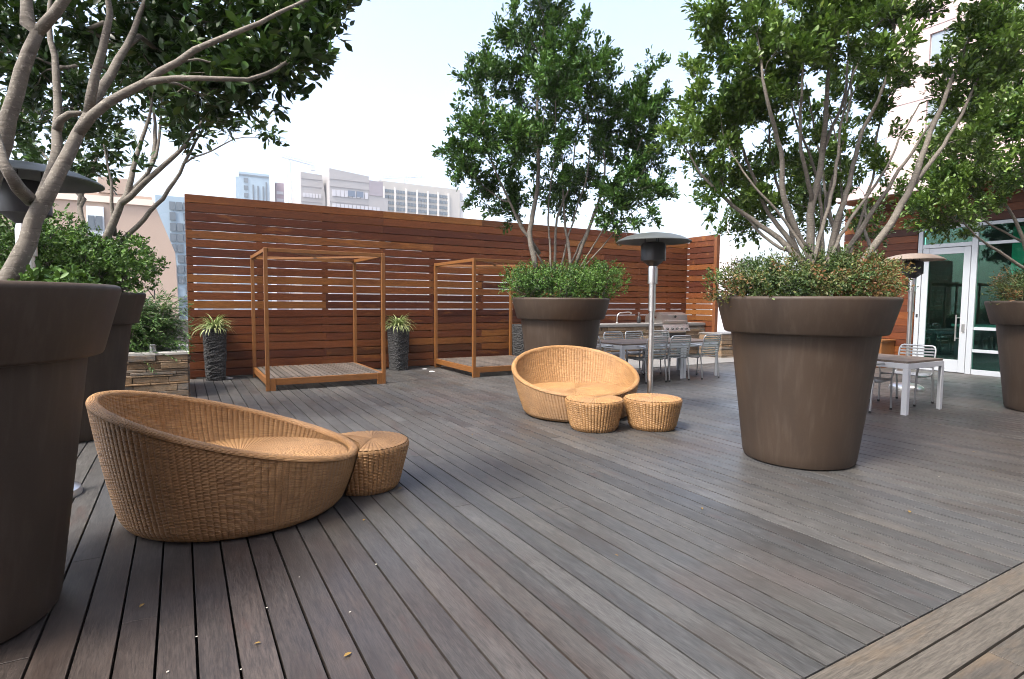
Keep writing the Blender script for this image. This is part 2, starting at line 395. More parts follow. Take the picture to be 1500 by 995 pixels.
def make_tree(root,spec,leafmat_,leaf_len,per,sigma,near=False,bias=.5,tipr=.0035,aspect=.46):
    base=np.array(root.location)
    pos=[];par=[];plen=[];minr=[];dirs=[]
    def addn(p,pa,mr):
        pos.append(np.array(p,float));par.append(pa);minr.append(mr)
        if pa>=0:
            d=pos[-1]-pos[pa];l=np.linalg.norm(d);plen.append(plen[pa]+l);dirs.append(d/(l+1e-9))
        else: plen.append(0);dirs.append(np.array([0,0,1.0]))
        return len(pos)-1
    for pts,r0,r1 in spec['stems']:
        pts=[np.array(p) for p in pts]
        # catmull-rom through the points, gently wandering
        P=[2*pts[0]-pts[1]]+pts+[2*pts[-1]-pts[-2]]; out=[]
        for i in range(1,len(P)-2):
            n=max(2,int(np.linalg.norm(P[i+1]-P[i])/.09))
            for t in np.arange(n)/n:
                out.append(.5*((2*P[i])+(-P[i-1]+P[i+1])*t+(2*P[i-1]-5*P[i]+4*P[i+1]-P[i+2])*t*t+(-P[i-1]+3*P[i]-3*P[i+1]+P[i+2])*t**3))
        out.append(P[-2])
        # join an existing node when starting beside it
        pa=-1
        if pos:
            dd=np.linalg.norm(np.array(pos)-out[0],axis=1); j=int(dd.argmin())
            if dd[j]<.09: pa=j; out=out[1:]
        if pa<0:
            d=(out[1]-out[0]);d/=np.linalg.norm(d); out=[out[0]-d*.25]+out
        wob=rng.normal(size=3)*.012; m=len(out)
        for i,p in enumerate(out):
            f=i/max(1,m-1); wob=wob*.85+rng.normal(size=3)*.006
            pa=addn(p+wob*min(1,i/3),pa,r0*(1-f)+r1*f)
    # crown tips
    C=[]
    for x,y,z,r,h,n in spec['blobs']:
        u=unit(n)*(rng.random((n,1))**.4); C.append(np.array([x,y,z])+u*np.array([r,r*1.0,h]))
    C=np.concatenate(C)
    A=np.array(pos); dmin=np.array([np.linalg.norm(A-c,axis=1).min() for c in C]); tips=[]; tdir=[]
    for ci in np.argsort(dmin):
        c=C[ci];A=np.array(pos);d=c-A;l=np.linalg.norm(d,axis=1)+1e-9
        dv=np.array(dirs);cosv=(d*dv).sum(1)/l
        cost=l*(1+.9*(1-cosv))+bias*np.array(plen)*.35+np.where(d[:,2]<-.05,.35,0)
        j=int(cost.argmin());L=l[j]
        n=max(2,int(L/.1));p0=A[j];h=p0+dv[j]*L*.38+np.array([0,0,.05*L]);pa=j
        wob=np.zeros(3)
        for k in range(1,n+1):
            t=k/n;wob=wob*.7+rng.normal(size=3)*.008
            q=(1-t)**2*p0+2*t*(1-t)*h+t*t*c+wob*(1 if k<n else 0)
            pa=addn(q,pa,0)
        tips.append(pa);tdir.append(dirs[pa])
    N=len(pos);cnt=np.zeros(N)
    kids=[[] for _ in range(N)]
    for i in range(N):
        if par[i]>=0:kids[par[i]].append(i)
    for i in tips:cnt[i]=1
    for i in range(N-1,-1,-1):
        if par[i]>=0:cnt[par[i]]+=max(cnt[i],0 if kids[i] else 1)
    rad=np.maximum(tipr*np.maximum(cnt,1)**.44,np.array(minr))
    mb=MB();done=set()
    def chain(start,prev):
        out=[prev,start] if prev is not None else [start];todo=[];i=start
        while kids[i]:
            k=max(kids[i],key=lambda q:rad[q]);todo+=[(q,i) for q in kids[i] if q!=k];out.append(k);i=k
        return out,todo
    stack=[(i,None) for i in range(N) if par[i]<0]
    while stack:
        s,p=stack.pop();ch,todo=chain(s,p);stack+=todo
        if len(ch)<2: continue
        rr=[float(rad[i]) for i in ch]
        if p is not None: rr[0]=min(rr[0],rr[1]*1.25)
        rmax=max(rr)
        mb.tube([pos[i]-base for i in ch],rr,n=12 if rmax>.03 else (7 if rmax>.012 else 5))
    tr=mb.build('trunk',M['bark'],root,smooth=True,fix=False)
    # leaves
    P=[];D=[];Nn=[]
    for ti,c in enumerate(tips):
        n=int(per*rng.uniform(.6,1.35)); td=tdir[ti]; cp=pos[c]
        # three or four short twigs, leaves spiral on them
        k=rng.integers(3,6)
        for q in range(k):
            ax=td*.7+unit(1)[0]*.9+np.array([0,0,.25]);ax/=np.linalg.norm(ax)
            m=max(2,n//k);t=rng.random(m)**.8
            ln=sigma*rng.uniform(1.0,2.2)
            pp=cp+ax*(t[:,None]*ln)+rng.normal(size=(m,3))*sigma*.18-td*sigma*.3
            dd=ax*(.35+.5*t[:,None])+unit(m)*.75+np.array([0,0,.12])
            P.append(pp);D.append(dd);Nn.append(np.array([0,0,1.0])+unit(m)*.75)
    P=np.concatenate(P);D=np.concatenate(D);Nn=np.concatenate(Nn)
    k=len(P);L=leaf_len*rng.uniform(.65,1.2,k);W=L*aspect*rng.uniform(.85,1.15,k)
    leaves_mesh('crown',[leaf_arrays(P-base,D,Nn,L,W,near=near)],leafmat_,root)
    return root

def make_shrub(root,blobs,mat,per,leaf_len,aspect=.5,up=.5,stemn=26,spread=.075,tuft=13):
    base=np.array(root.location);P=[];D=[];Nn=[];mb=MB()
    for x,y,z,rx,ry,rz,n in blobs:
        n=int(n*3.6); c=np.array([x,y,z]);u=unit(n)*(rng.random((n,1))**.42)
        u[:,2]=np.where(u[:,2]<-.75,-.75,u[:,2])
        lump=1+.07*np.sin(u[:,:1]*7+x*3)+.07*np.sin(u[:,1:2]*9+y)+.055*rng.normal(size=(n,1))
        T=c+u*np.array([rx,ry,rz])*lump
        for p,uu in zip(T,u):
            ax=uu*.8+np.array([0,0,up])+unit(1)[0]*.5;ax/=np.linalg.norm(ax)
            m=tuft;t=np.linspace(0,1,m)
            P.append(p+ax*(t[:,None]*spread)+rng.normal(size=(m,3))*spread*.10)
            D.append(ax*.55+unit(m)*.8);Nn.append(ax+unit(m)*.6)
        for q in rng.choice(n,min(n,stemn),replace=False):
            b=np.array([x+rng.normal()*rx*.25,y+rng.normal()*ry*.25,z-rz*.9]);p=T[q]
            mid=(b+p)/2+np.array([0,0,-.05])+rng.normal(size=3)*.03
            mb.tube([b-base,mid-base,p-base],[.007,.005,.0025],n=5)
    mb.build('stems',M['bark'],root,smooth=True,fix=False)
    P=np.concatenate(P);D=np.concatenate(D);Nn=np.concatenate(Nn);k=len(P)
    L=leaf_len*rng.uniform(.65,1.25,k);W=L*aspect
    leaves_mesh('foliage',[leaf_arrays(P-base,D,Nn,L,W)],mat,root)
    return root
TREES={
 'C':dict(blobs=[
  (4.91,7.61,5.90,0.44,0.63,22),
  (4.79,7.87,5.31,0.64,0.48,22),
  (5.20,7.02,4.90,0.55,0.50,22),
  (4.31,8.10,4.72,0.51,0.51,20),
  (3.91,7.81,3.96,0.43,0.56,20),
  (4.07,8.02,3.37,0.48,0.44,16),
  (5.74,7.37,4.45,0.54,0.54,18),
  (6.18,6.77,4.46,0.40,0.57,18),
  (6.37,6.83,3.73,0.43,0.59,18),
  (5.94,6.68,2.96,0.57,0.41,18),
  (5.86,7.59,3.71,0.50,0.56,12),
  (5.26,8.23,4.61,0.46,0.57,12),
  (5.30,8.27,3.78,0.46,0.58,9),
  (4.16,7.18,3.65,0.39,0.49,10),
  (5.75,7.00,2.68,0.36,0.17,4),
  (4.77,8.05,3.07,0.39,0.24,5),
  (5.48,7.88,3.12,0.56,0.28,6),
  (4.61,6.87,4.59,0.48,0.48,12),
  (5.47,7.43,3.21,0.54,0.35,9),
  (4.50,7.97,2.88,0.32,0.19,5),
  (4.68,7.13,3.91,0.45,0.45,9),
  (6.22,7.19,4.16,0.44,0.49,8),
 ],stems=[
  ([(4.64,7.36,2.06),(4.61,7.41,2.45),(4.78,7.49,3.30),(4.79,7.56,4.34),(4.91,7.61,5.80)],0.042,0.006),
  ([(4.66,7.48,2.34),(4.42,7.66,2.83),(4.16,7.74,3.38),(3.95,7.79,3.96)],0.028,0.006),
  ([(5.03,7.37,2.08),(5.12,7.47,2.60),(5.44,7.58,3.39),(5.43,7.33,4.59)],0.022,0.006),
  ([(5.16,7.18,2.10),(5.28,7.52,2.94),(5.55,8.04,4.16)],0.024,0.006),
  ([(5.37,7.18,2.17),(5.53,7.12,2.64),(5.78,7.14,3.35),(5.83,7.31,4.34)],0.030,0.006),
  ([(5.55,7.12,2.72),(5.99,6.91,3.38),(6.29,6.79,4.07)],0.018,0.006),
  ([(5.36,6.83,2.09),(5.70,6.77,2.46),(6.02,6.62,2.88)],0.012,0.006),
  ([(4.38,7.69,2.88),(4.07,8.01,3.21),(3.94,8.11,3.52)],0.014,0.006),
  ([(4.87,7.58,2.11),(4.66,7.86,2.72),(4.50,8.14,3.60),(4.43,8.13,4.54)],0.016,0.006),
  ([(5.15,7.30,2.10),(5.40,7.32,2.81),(5.64,7.36,3.59),(5.59,7.37,4.84)],0.016,0.006),
  ([(5.35,7.30,2.11),(5.85,7.30,2.96),(6.30,7.11,3.83),(6.35,7.03,4.56)],0.015,0.006),
  ([(4.85,7.24,2.08),(4.96,7.47,2.90),(5.15,7.56,3.98),(5.10,7.55,5.01)],0.016,0.006),
  ([(5.39,7.04,2.10),(5.77,6.87,2.79),(6.32,6.73,3.55)],0.013,0.005),
 ]),
 'R':dict(blobs=[
  (4.41,3.60,3.86,0.43,0.37,26),
  (4.43,3.79,3.41,0.44,0.38,24),
  (4.22,3.75,2.93,0.33,0.35,18),
  (4.76,3.69,3.12,0.33,0.33,14),
  (4.40,3.23,3.45,0.38,0.32,20),
  (4.68,3.09,3.80,0.41,0.32,22),
  (4.96,3.33,4.51,0.74,0.37,24),
  (5.72,3.22,4.20,0.42,0.36,18),
  (4.77,3.88,2.64,0.34,0.27,10),
  (5.78,2.83,4.11,0.31,0.25,12),
  (6.04,2.98,3.59,0.20,0.16,3),
  (6.39,2.55,3.70,0.30,0.39,20),
  (6.72,2.61,3.99,0.33,0.42,18),
  (5.65,2.93,4.57,0.74,0.37,20),
  (6.16,3.51,3.79,0.39,0.39,10),
  (6.07,4.01,3.64,0.38,0.46,8),
  (6.36,3.81,3.15,0.38,0.38,9),
  (6.07,3.17,3.23,0.19,0.20,3),
  (6.35,2.53,3.01,0.22,0.25,9),
  (4.24,3.70,2.40,0.09,0.05,2),
  (6.22,4.32,2.85,0.48,0.36,16),
  (6.57,3.99,2.60,0.48,0.44,20),
  (5.65,4.16,2.46,0.38,0.23,10),
  (7.37,3.86,2.45,0.33,0.37,9),
  (6.38,2.53,3.33,0.25,0.25,9),
  (4.99,2.66,3.54,0.25,0.25,8),
  (5.27,4.13,2.24,0.22,0.13,4),
  (5.21,3.64,2.88,0.37,0.30,11),
  (5.93,3.33,2.78,0.31,0.28,8),
  (4.79,3.61,2.34,0.26,0.16,5),
  (4.85,3.09,3.50,0.30,0.30,10),
  (6.16,3.26,3.64,0.24,0.28,6),
 ],stems=[
  ([(4.93,3.15,1.85),(4.95,3.16,2.29),(5.05,3.14,2.72),(4.92,3.03,3.32),(4.97,3.05,4.03)],0.038,0.006),
  ([(4.88,3.17,1.88),(4.66,3.22,2.27),(4.52,3.22,2.73),(4.25,3.18,3.19),(4.37,3.38,3.73)],0.030,0.006),
  ([(5.09,3.05,1.88),(5.32,3.07,2.41),(5.56,3.09,2.97),(5.79,3.02,3.68),(5.88,3.02,4.38)],0.029,0.006),
  ([(5.28,2.83,1.85),(5.57,2.70,2.37),(5.87,2.68,2.89),(6.22,2.64,3.48),(6.53,2.62,4.06),(6.77,2.63,4.57)],0.033,0.006),
  ([(5.31,3.04,1.91),(5.72,2.97,2.49),(6.08,2.80,3.04),(6.31,2.69,3.36)],0.026,0.006),
  ([(4.78,3.23,1.85),(4.56,3.50,2.17),(4.24,3.71,2.49),(4.06,3.84,2.83)],0.030,0.006),
  ([(4.92,3.27,1.87),(4.77,3.50,2.33),(4.61,3.64,2.83),(4.48,3.75,3.34)],0.026,0.006),
  ([(5.35,3.14,1.92),(5.59,3.39,2.52),(5.95,3.47,3.26),(5.94,3.41,3.91)],0.022,0.006),
  ([(5.19,3.23,1.88),(5.84,3.59,2.50),(6.00,3.78,3.06),(5.60,3.71,3.67)],0.024,0.006),
  ([(5.57,2.70,2.37),(5.98,2.61,2.83),(6.36,2.55,3.39),(6.75,2.59,3.86)],0.022,0.006),
  ([(4.97,3.16,2.29),(4.69,3.13,2.85),(4.65,3.09,3.63)],0.020,0.006),
  ([(5.63,2.97,1.91),(6.30,3.42,2.24),(6.85,3.71,2.62)],0.020,0.006),
  ([(4.78,3.00,1.85),(4.93,2.96,2.44),(5.10,3.02,3.06),(5.42,3.01,3.77)],0.018,0.006),
  ([(5.13,3.15,1.86),(5.28,3.35,2.67),(5.19,3.57,3.36),(5.15,3.64,3.95)],0.018,0.006),
  ([(5.03,3.32,1.87),(5.03,3.60,2.56),(5.09,3.73,3.12),(5.24,3.68,3.66)],0.018,0.006),
  ([(5.01,2.98,1.87),(5.34,2.94,2.30),(5.66,2.90,2.69),(6.03,2.85,3.29)],0.018,0.006),
  ([(5.56,3.13,1.95),(5.94,3.20,2.65),(6.12,3.25,3.23),(6.32,3.07,3.80)],0.016,0.006),
  ([(4.80,3.10,1.84),(4.70,3.18,2.09),(4.38,3.39,2.50),(4.28,3.60,2.90)],0.016,0.006),
  ([(5.27,3.18,1.87),(5.68,3.32,2.25),(5.87,3.49,2.84),(5.65,3.54,3.43)],0.015,0.006),
  ([(4.85,3.31,1.86),(4.84,3.56,2.05),(4.74,3.88,2.44),(4.63,3.96,2.71)],0.015,0.006),
  ([(5.04,3.15,2.72),(5.22,3.09,3.34),(5.37,3.17,4.01)],0.016,0.006),
 ]),
 'F':dict(blobs=[
  (8.73,3.78,2.86,0.38,0.41,20),
  (9.25,3.87,3.48,0.45,0.45,20),
  (9.22,3.57,3.94,0.50,0.50,22),
  (9.97,3.52,4.37,0.56,0.56,20),
  (9.22,3.18,3.32,0.52,0.52,20),
  (9.38,3.63,2.85,0.37,0.33,12),
  (8.58,3.84,2.56,0.20,0.18,5),
  (10.26,3.18,3.69,0.74,0.83,24),
  (9.87,3.26,4.80,0.72,0.54,18),
  (9.07,3.55,2.45,0.27,0.13,3),
  (10.53,3.07,2.79,0.56,0.47,10),
 ],stems=[
  ([(9.73,3.12,1.94),(9.47,3.34,2.73),(9.29,3.61,3.42)],0.030,0.006),
  ([(9.62,3.06,1.83),(9.17,3.35,2.16),(8.91,3.52,2.40),(8.84,3.70,2.72)],0.024,0.006),
  ([(9.93,3.13,2.02),(9.67,3.25,3.09),(9.75,3.40,4.11)],0.034,0.006),
  ([(10.05,3.06,2.02),(10.23,3.04,3.11),(10.22,3.12,4.02)],0.034,0.006),
  ([(9.70,3.29,2.29),(9.35,3.63,2.62),(8.93,3.79,3.01)],0.016,0.006),
 ]),
 'L':dict(blobs=[
  (0.61,3.41,2.88,0.21,0.16,18),
  (0.44,3.37,2.65,0.20,0.16,18),
  (0.24,3.49,2.56,0.22,0.15,18),
  (0.02,3.85,2.69,0.23,0.19,18),
  (0.29,3.71,2.95,0.31,0.19,22),
  (-0.02,3.78,2.92,0.28,0.19,20),
  (-0.36,4.21,2.95,0.24,0.24,16),
  (-0.68,4.62,2.85,0.21,0.30,14),
  (-0.88,4.74,2.99,0.17,0.30,12),
  (0.71,3.36,3.07,0.17,0.09,8),
  (-0.57,4.65,2.65,0.20,0.20,8),
  (-0.06,3.83,3.27,0.60,0.19,26),
  (0.57,3.58,3.34,0.43,0.16,16),
  (-0.62,4.15,3.27,0.45,0.19,18),
  (-1.09,4.62,2.74,0.24,0.48,14),
  (-0.93,5.20,2.51,0.14,0.19,5),
  (0.68,3.24,2.73,0.08,0.08,4),
  (0.14,3.65,2.43,0.23,0.06,6),
 ],stems=[
  ([(-0.65,3.22,1.45),(-0.55,3.24,1.73),(-0.44,3.26,2.04),(-0.36,3.29,2.23),(-0.28,3.26,2.52),(-0.24,3.27,2.88)],0.040,0.010),
  ([(-0.39,3.27,2.16),(-0.26,3.23,2.29),(-0.12,3.21,2.40),(0.09,3.17,2.57),(0.36,3.08,2.75),(0.60,3.13,2.94),(0.77,3.16,3.08)],0.022,0.005),
  ([(-0.37,3.29,2.20),(-0.26,3.42,2.49),(-0.14,3.55,2.83),(-0.06,3.64,3.11)],0.024,0.006),
  ([(-0.84,3.39,1.45),(-0.70,3.34,1.95),(-0.59,3.31,2.37),(-0.53,3.29,2.55),(-0.40,3.23,2.73),(-0.31,3.19,2.91)],0.044,0.018),
  ([(-0.55,3.30,2.54),(-0.55,3.31,2.67),(-0.56,3.34,2.91)],0.028,0.012),
  ([(-0.57,3.31,1.72),(-0.50,3.41,2.02),(-0.50,3.54,2.29),(-0.53,3.64,2.66),(-0.54,3.72,2.85),(-0.53,3.79,3.08)],0.027,0.006),
  ([(-0.50,3.48,2.19),(-0.44,3.45,2.28),(-0.37,3.47,2.31)],0.018,0.010),
  ([(-0.12,3.21,2.40),(0.01,3.14,2.42),(0.21,3.03,2.41),(0.39,3.10,2.49),(0.55,3.25,2.65)],0.015,0.004),
  ([(-0.58,3.15,1.86),(-0.59,3.05,1.90),(-0.69,3.24,2.19)],0.030,0.012),
 ]),
 'M':dict(blobs=[
  (-0.66,7.35,2.97,0.28,0.25,8),
  (-1.07,7.81,2.91,0.29,0.37,8),
  (0.73,6.31,3.03,0.08,0.08,2),
  (0.43,6.50,3.13,0.07,0.04,1),
  (0.10,6.79,3.02,0.15,0.08,3),
  (0.19,6.64,3.16,0.27,0.14,5),
  (-0.35,7.33,3.61,0.58,0.29,16),
  (-0.87,7.87,3.68,0.45,0.45,14),
  (0.16,7.17,3.79,0.58,0.29,14),
  (-1.48,8.32,3.33,0.38,0.53,12),
  (-0.32,6.90,2.71,0.10,0.05,1),
 ],stems=[
  ([(-0.62,7.02,2.03),(-0.53,6.99,2.27),(-0.44,6.95,2.44),(-0.31,7.03,2.94),(-0.15,7.11,3.71)],0.040,0.006),
  ([(-0.48,6.96,2.34),(-0.16,6.81,2.69),(0.06,6.70,2.92),(0.32,6.69,3.30),(0.52,6.72,3.65)],0.030,0.006),
  ([(-0.46,7.04,2.04),(-0.15,6.90,2.43),(0.05,6.80,2.77),(0.26,6.83,3.19),(0.46,6.75,3.58)],0.026,0.006),
  ([(-0.46,6.96,2.41),(-0.20,6.95,2.77),(-0.13,7.07,3.29),(-0.06,7.06,3.78)],0.020,0.006),
  ([(0.06,6.75,2.80),(0.31,6.61,2.89),(0.49,6.45,2.99),(0.71,6.32,3.00)],0.009,0.004),
  ([(-0.84,7.38,2.05),(-0.89,7.56,2.45),(-0.75,7.62,2.84),(-0.71,7.64,3.42)],0.032,0.006),
  ([(-0.58,7.13,2.28),(-0.61,7.18,2.66),(-0.66,7.35,2.97)],0.020,0.006),
  ([(-0.81,7.51,2.38),(-1.10,7.82,2.76),(-1.40,8.14,3.15)],0.024,0.006),
  ([(-0.22,6.96,2.70),(-0.18,7.09,3.22),(-0.25,7.16,3.64)],0.025,0.006),
 ]),
}
# ================================================================== camera
CAMH=1.40
def make_camera():
    yaw,pitch,roll=R(30.09),R(3.8),R(.45)
    fw=Vector((math.sin(yaw)*math.cos(pitch),math.cos(yaw)*math.cos(pitch),-math.sin(pitch)))
    rt=Vector((math.cos(yaw),-math.sin(yaw),0)); up=rt.cross(fw)
    x=rt*math.cos(roll)+up*math.sin(roll); y=up*math.cos(roll)-rt*math.sin(roll)
    cd=bpy.data.cameras.new('camera'); o=bpy.data.objects.new('camera',cd); COL.objects.link(o)
    o.matrix_world=Matrix(((x.x,y.x,-fw.x,0),(x.y,y.y,-fw.y,0),(x.z,y.z,-fw.z,CAMH),(0,0,0,1)))
    cd.sensor_width=36; cd.lens=36*836/1500; cd.clip_start=.05; cd.clip_end=3000
    SC.camera=o
make_camera()

# ================================================================== sky and sun
def make_light():
    w=bpy.data.worlds.new('World'); SC.world=w; w.use_nodes=True; nt=w.node_tree; g=NT(nt)
    bg=nt.nodes['Background']; sky=g.n('ShaderNodeTexSky'); sky.sky_type='NISHITA'; sky.sun_disc=False
    sky.sun_elevation=R(SUN_EL); sky.sun_rotation=R(SUN_AZ); sky.air_density=1.0; sky.dust_density=4.5; sky.ozone_density=1.0
    hs=g.n('ShaderNodeHueSaturation'); hs.inputs['Saturation'].default_value=.85
    g.l(sky.outputs[0],hs.inputs['Color']); g.l(hs.outputs[0],bg.inputs[0]); bg.inputs[1].default_value=SKY
    sd=bpy.data.lights.new('sun','SUN'); sd.energy=SUN; sd.angle=R(12); sd.color=(1,.95,.88)
    o=bpy.data.objects.new('sun',sd); COL.objects.link(o)
    # sky sun_rotation is clockwise from +Y
    d=Vector((math.sin(R(SUN_AZ))*math.cos(R(SUN_EL)),math.cos(R(SUN_AZ))*math.cos(R(SUN_EL)),math.sin(R(SUN_EL))))
    o.rotation_euler=d.to_track_quat('Z','Y').to_euler(); o.location=d*60
SUN_EL,SUN_AZ,SKY,SUN=58,255,.15,1.9
make_light()
SC.view_settings.view_transform='Standard'; SC.view_settings.look='None'; SC.view_settings.gamma=1; SC.view_settings.exposure=1.80
SC.view_settings.use_curve_mapping=False
SC.cycles.filter_width=1.0; SC.cycles.max_bounces=8; SC.cycles.transparent_max_bounces=12

# ================================================================== ground, podium, deck
def deck():
    mb=MB(); mb.box(-700,700,-700,700,-25.5,-25.0)
    struct(mb.build('ground',simple('grey street ground',(.22,.22,.22),.9,nscale=.05)))
    mb=MB(); mb.box(-9,26,-9,12.4,-24.99,-.12)
    struct(mb.build('roof_podium',M['gap']))
    mb=MB(); u0=.0185; pitch=.1405; gap=.0105
    k0=int((-5.5-u0)//pitch); k1=int((14.6-u0)/pitch)
    for k in range(k0,k1):
        x=u0+k*pitch; y=1.222; first=True
        end=11.62 if x<8.6 else 11.62
        while y<end:
            L=rng.uniform(2.6,5.6) if not first else rng.uniform(1.4,5.2)
            y1=min(end,y+L)
            if end-y1<.7: y1=end
            dz=rng.normal()*.0008
            mb.box(x+gap/2,x+pitch-gap/2,y+.0012,y1-.0012,-.03+dz,dz,.0009)
            y=y1; first=False
    struct(mb.build('deck',M['deck'],fix=False))
    mb=MB(); y=1.216
    for r in range(46):
        x=-6.0+rng.uniform(0,1)
        while x<15:
            x1=x+rng.uniform(1.5,4.0)
            mb.box(x+.001,x1-.001,y-.1315+.010,y,-.03,rng.normal()*.0008,.0009); x=x1
        y-=.1315
    struct(mb.build('deck_border',M['deckx'],fix=False))
    # pale paving in front of the outdoor kitchen, a thin sheet laid on the deck
    mb=MB(); mb.box(8.2,13.7,9.05,10.69,.004,.012)
    struct(mb.build('paving',M['concrete']))
deck()

# ================================================================== fence
def fence():
    t=thing('slatted_fence','long reddish horizontal board fence with bright gaps, behind the two canopy daybeds','fence',(0,11.40,0))
    U0,U1=.10,12.28; N=21; P=.1525; H=3.2; G=.018
    posts=[.13,1.27,2.43,3.58,4.66,5.82,6.95,8.1,9.28,10.5,11.6,12.2]
    front=MB(); back=MB()
    def umax(z):   # boards behind are shifted over the gap beyond this
        if z>3.0 or z<1.12: return -1
        return .1+max(0,min(6.6,(2.9-z)*4.4+2.35))
    for i in range(N):
        z1=H-i*P; z0=z1-P+G
        if i==N-1: z0=.03
        x=U0; j=(i*5)%3
        while x<U1-.01:
            cand=[p for p in posts if p>x+1.5]
            x1=U1 if not cand else cand[min(len(cand)-1,rng.integers(0,3))]
            if U1-x1<1.0: x1=U1
            front.box(x+.001,x1-.001,0,.021,z0,z1,.002); x=x1
        zg=z0-G/2; um=umax(zg)
        # rear boards: with the same gap in the open stretch, covering it elsewhere
        def rear(a,b,closed):
            if b-a<.02: return
            back.box(a,b,.113,.134,z0-(G+.004 if closed else 0),z1-(.004 if closed else 0))
        segs=[(U0,U1,True)]
        if um>0: segs=[(U0,um,False),(um,U1,True)]
        if 1.02<zg<1.46: segs=[(U0,um if um>0 else U0,False),(max(um,U0),9.0,True),(9.0,U1,False)]
        for a,b,c in segs: rear(a,b,c)
    front.build('slat_panel',M['fence'],t,fix=False); back.build('rear_slat_panel',M['fence'],t,fix=False)
    for p in posts:
        w=.10 if p>.5 else .07
        mb=MB(); mb.box(p-w/2 if p>.5 else .104,p+w/2 if p>.5 else .20,.0225,.1115,.0,3.185); mb.build('post',M['fencev'],t)
    # short return
    t=thing('fence_return','short end section of the reddish board fence turning the corner beside the grill counter','fence',(12.2,11.39,0))
    mb=MB(); bk=MB()
    for i in range(N):
        z1=H-i*P; z0=z1-P+G
        if i==N-1: z0=.03
        mb.box(0,.021,-.925,-.004,z0,z1,.002)
        zg=z0-G/2; op=1.02<zg<1.46
        bk.box(.09,.111,-.925,-.004,z0-(0 if op else G+.004),z1-(0 if op else .004))
    mb.build('slat_panel',M['fence'],t,fix=False); bk.build('rear_slat_panel',M['fence'],t)
    mb=MB(); mb.box(-.004,.115,-1.02,-.928,0,3.2,.004); mb.build('end_post',M['fencev'],t)
    mb=MB(); mb.box(.022,.089,-.30,-.22,0,3.18); mb.build('post',M['fencev'],t)
fence()
def parapet():
    mb=MB(); mb.box(-9,14.2,12.0,12.2,-.12,1.02)
    o=mb.build('parapet_wall',M['concrete']); tag(o,'low grey concrete parapet behind the board fence','wall')
parapet()

# ================================================================== stacked stone
def ledge(mb,u0,u1,z0,z1,y,side=-1,axis=0,dep=.10):
    """thin stones laid in courses; face at y (axis 0: runs along x, looking towards -y)"""
    z=z0
    while z<z1-.012:
        h=min(rng.choice([.03,.045,.065,.085])*rng.uniform(.85,1.15),z1-z)
        if z1-z-h<.018: h=z1-z
        x=u0+0
        while x<u1-.005:
            L=rng.uniform(.14,.62); x1=min(u1,x+L)
            if u1-x1<.07: x1=u1
            pr=abs(rng.normal())*.016
            a=(x+.0015,x1-.0015); b=(y-pr,y+dep-rng.uniform(0,.01))
            jz=rng.uniform(-.004,.004)
            if axis==0: mb.box(a[0]+.001,a[1]-.001,b[0],b[1],z+.0025,z+h-.0025,.005)
            else: mb.box(b[0] if side<0 else -b[1]+2*y,b[1] if side<0 else y+pr,a[0],a[1],z+.0015,z+h-.0015,.004)
            x=x1
        z+=h
def stone_planter():
    t=thing('stone_planter','low garden planter of stacked brown ledge stone with a pale cap, left of the fence','planter',(0,9.30,0))
    mb=MB(); ledge(mb,-2.6,.065,0,.615,0); mb.build('front_stonework',M['stone'],t,fix=False)
    mb=MB(); ledge(mb,.115,1.5,0,.615,.065,side=1,axis=1); mb.build('side_stonework',M['stone'],t,fix=False)
    mb=MB(); mb.box(-2.6,.08,-.012,.22,.617,.655,.004); mb.box(-.15,.08,.222,1.5,.617,.655,.004); mb.build('cap',M['capl'],t,fix=False)
    mb=MB(); mb.box(-2.58,-.036,.112,1.5,.05,.60); mb.build('soil',M['soil'],t)
    t=thing('path_light','small metal cylinder light standing on the cap of the stone planter','light',(-.36,9.42,.655))
    mb=MB(); mb.lathe([(.05,0),(.05,.012),(.042,.014),(.042,.085),(.048,.087),(.048,.10)],20); mb.build('housing',M['alu'],t,smooth=40)
    mb=MB(); mb.lathe([(.03,.1005),(.03,.106)],16); mb.build('lens',M['plate'],t)
stone_planter()

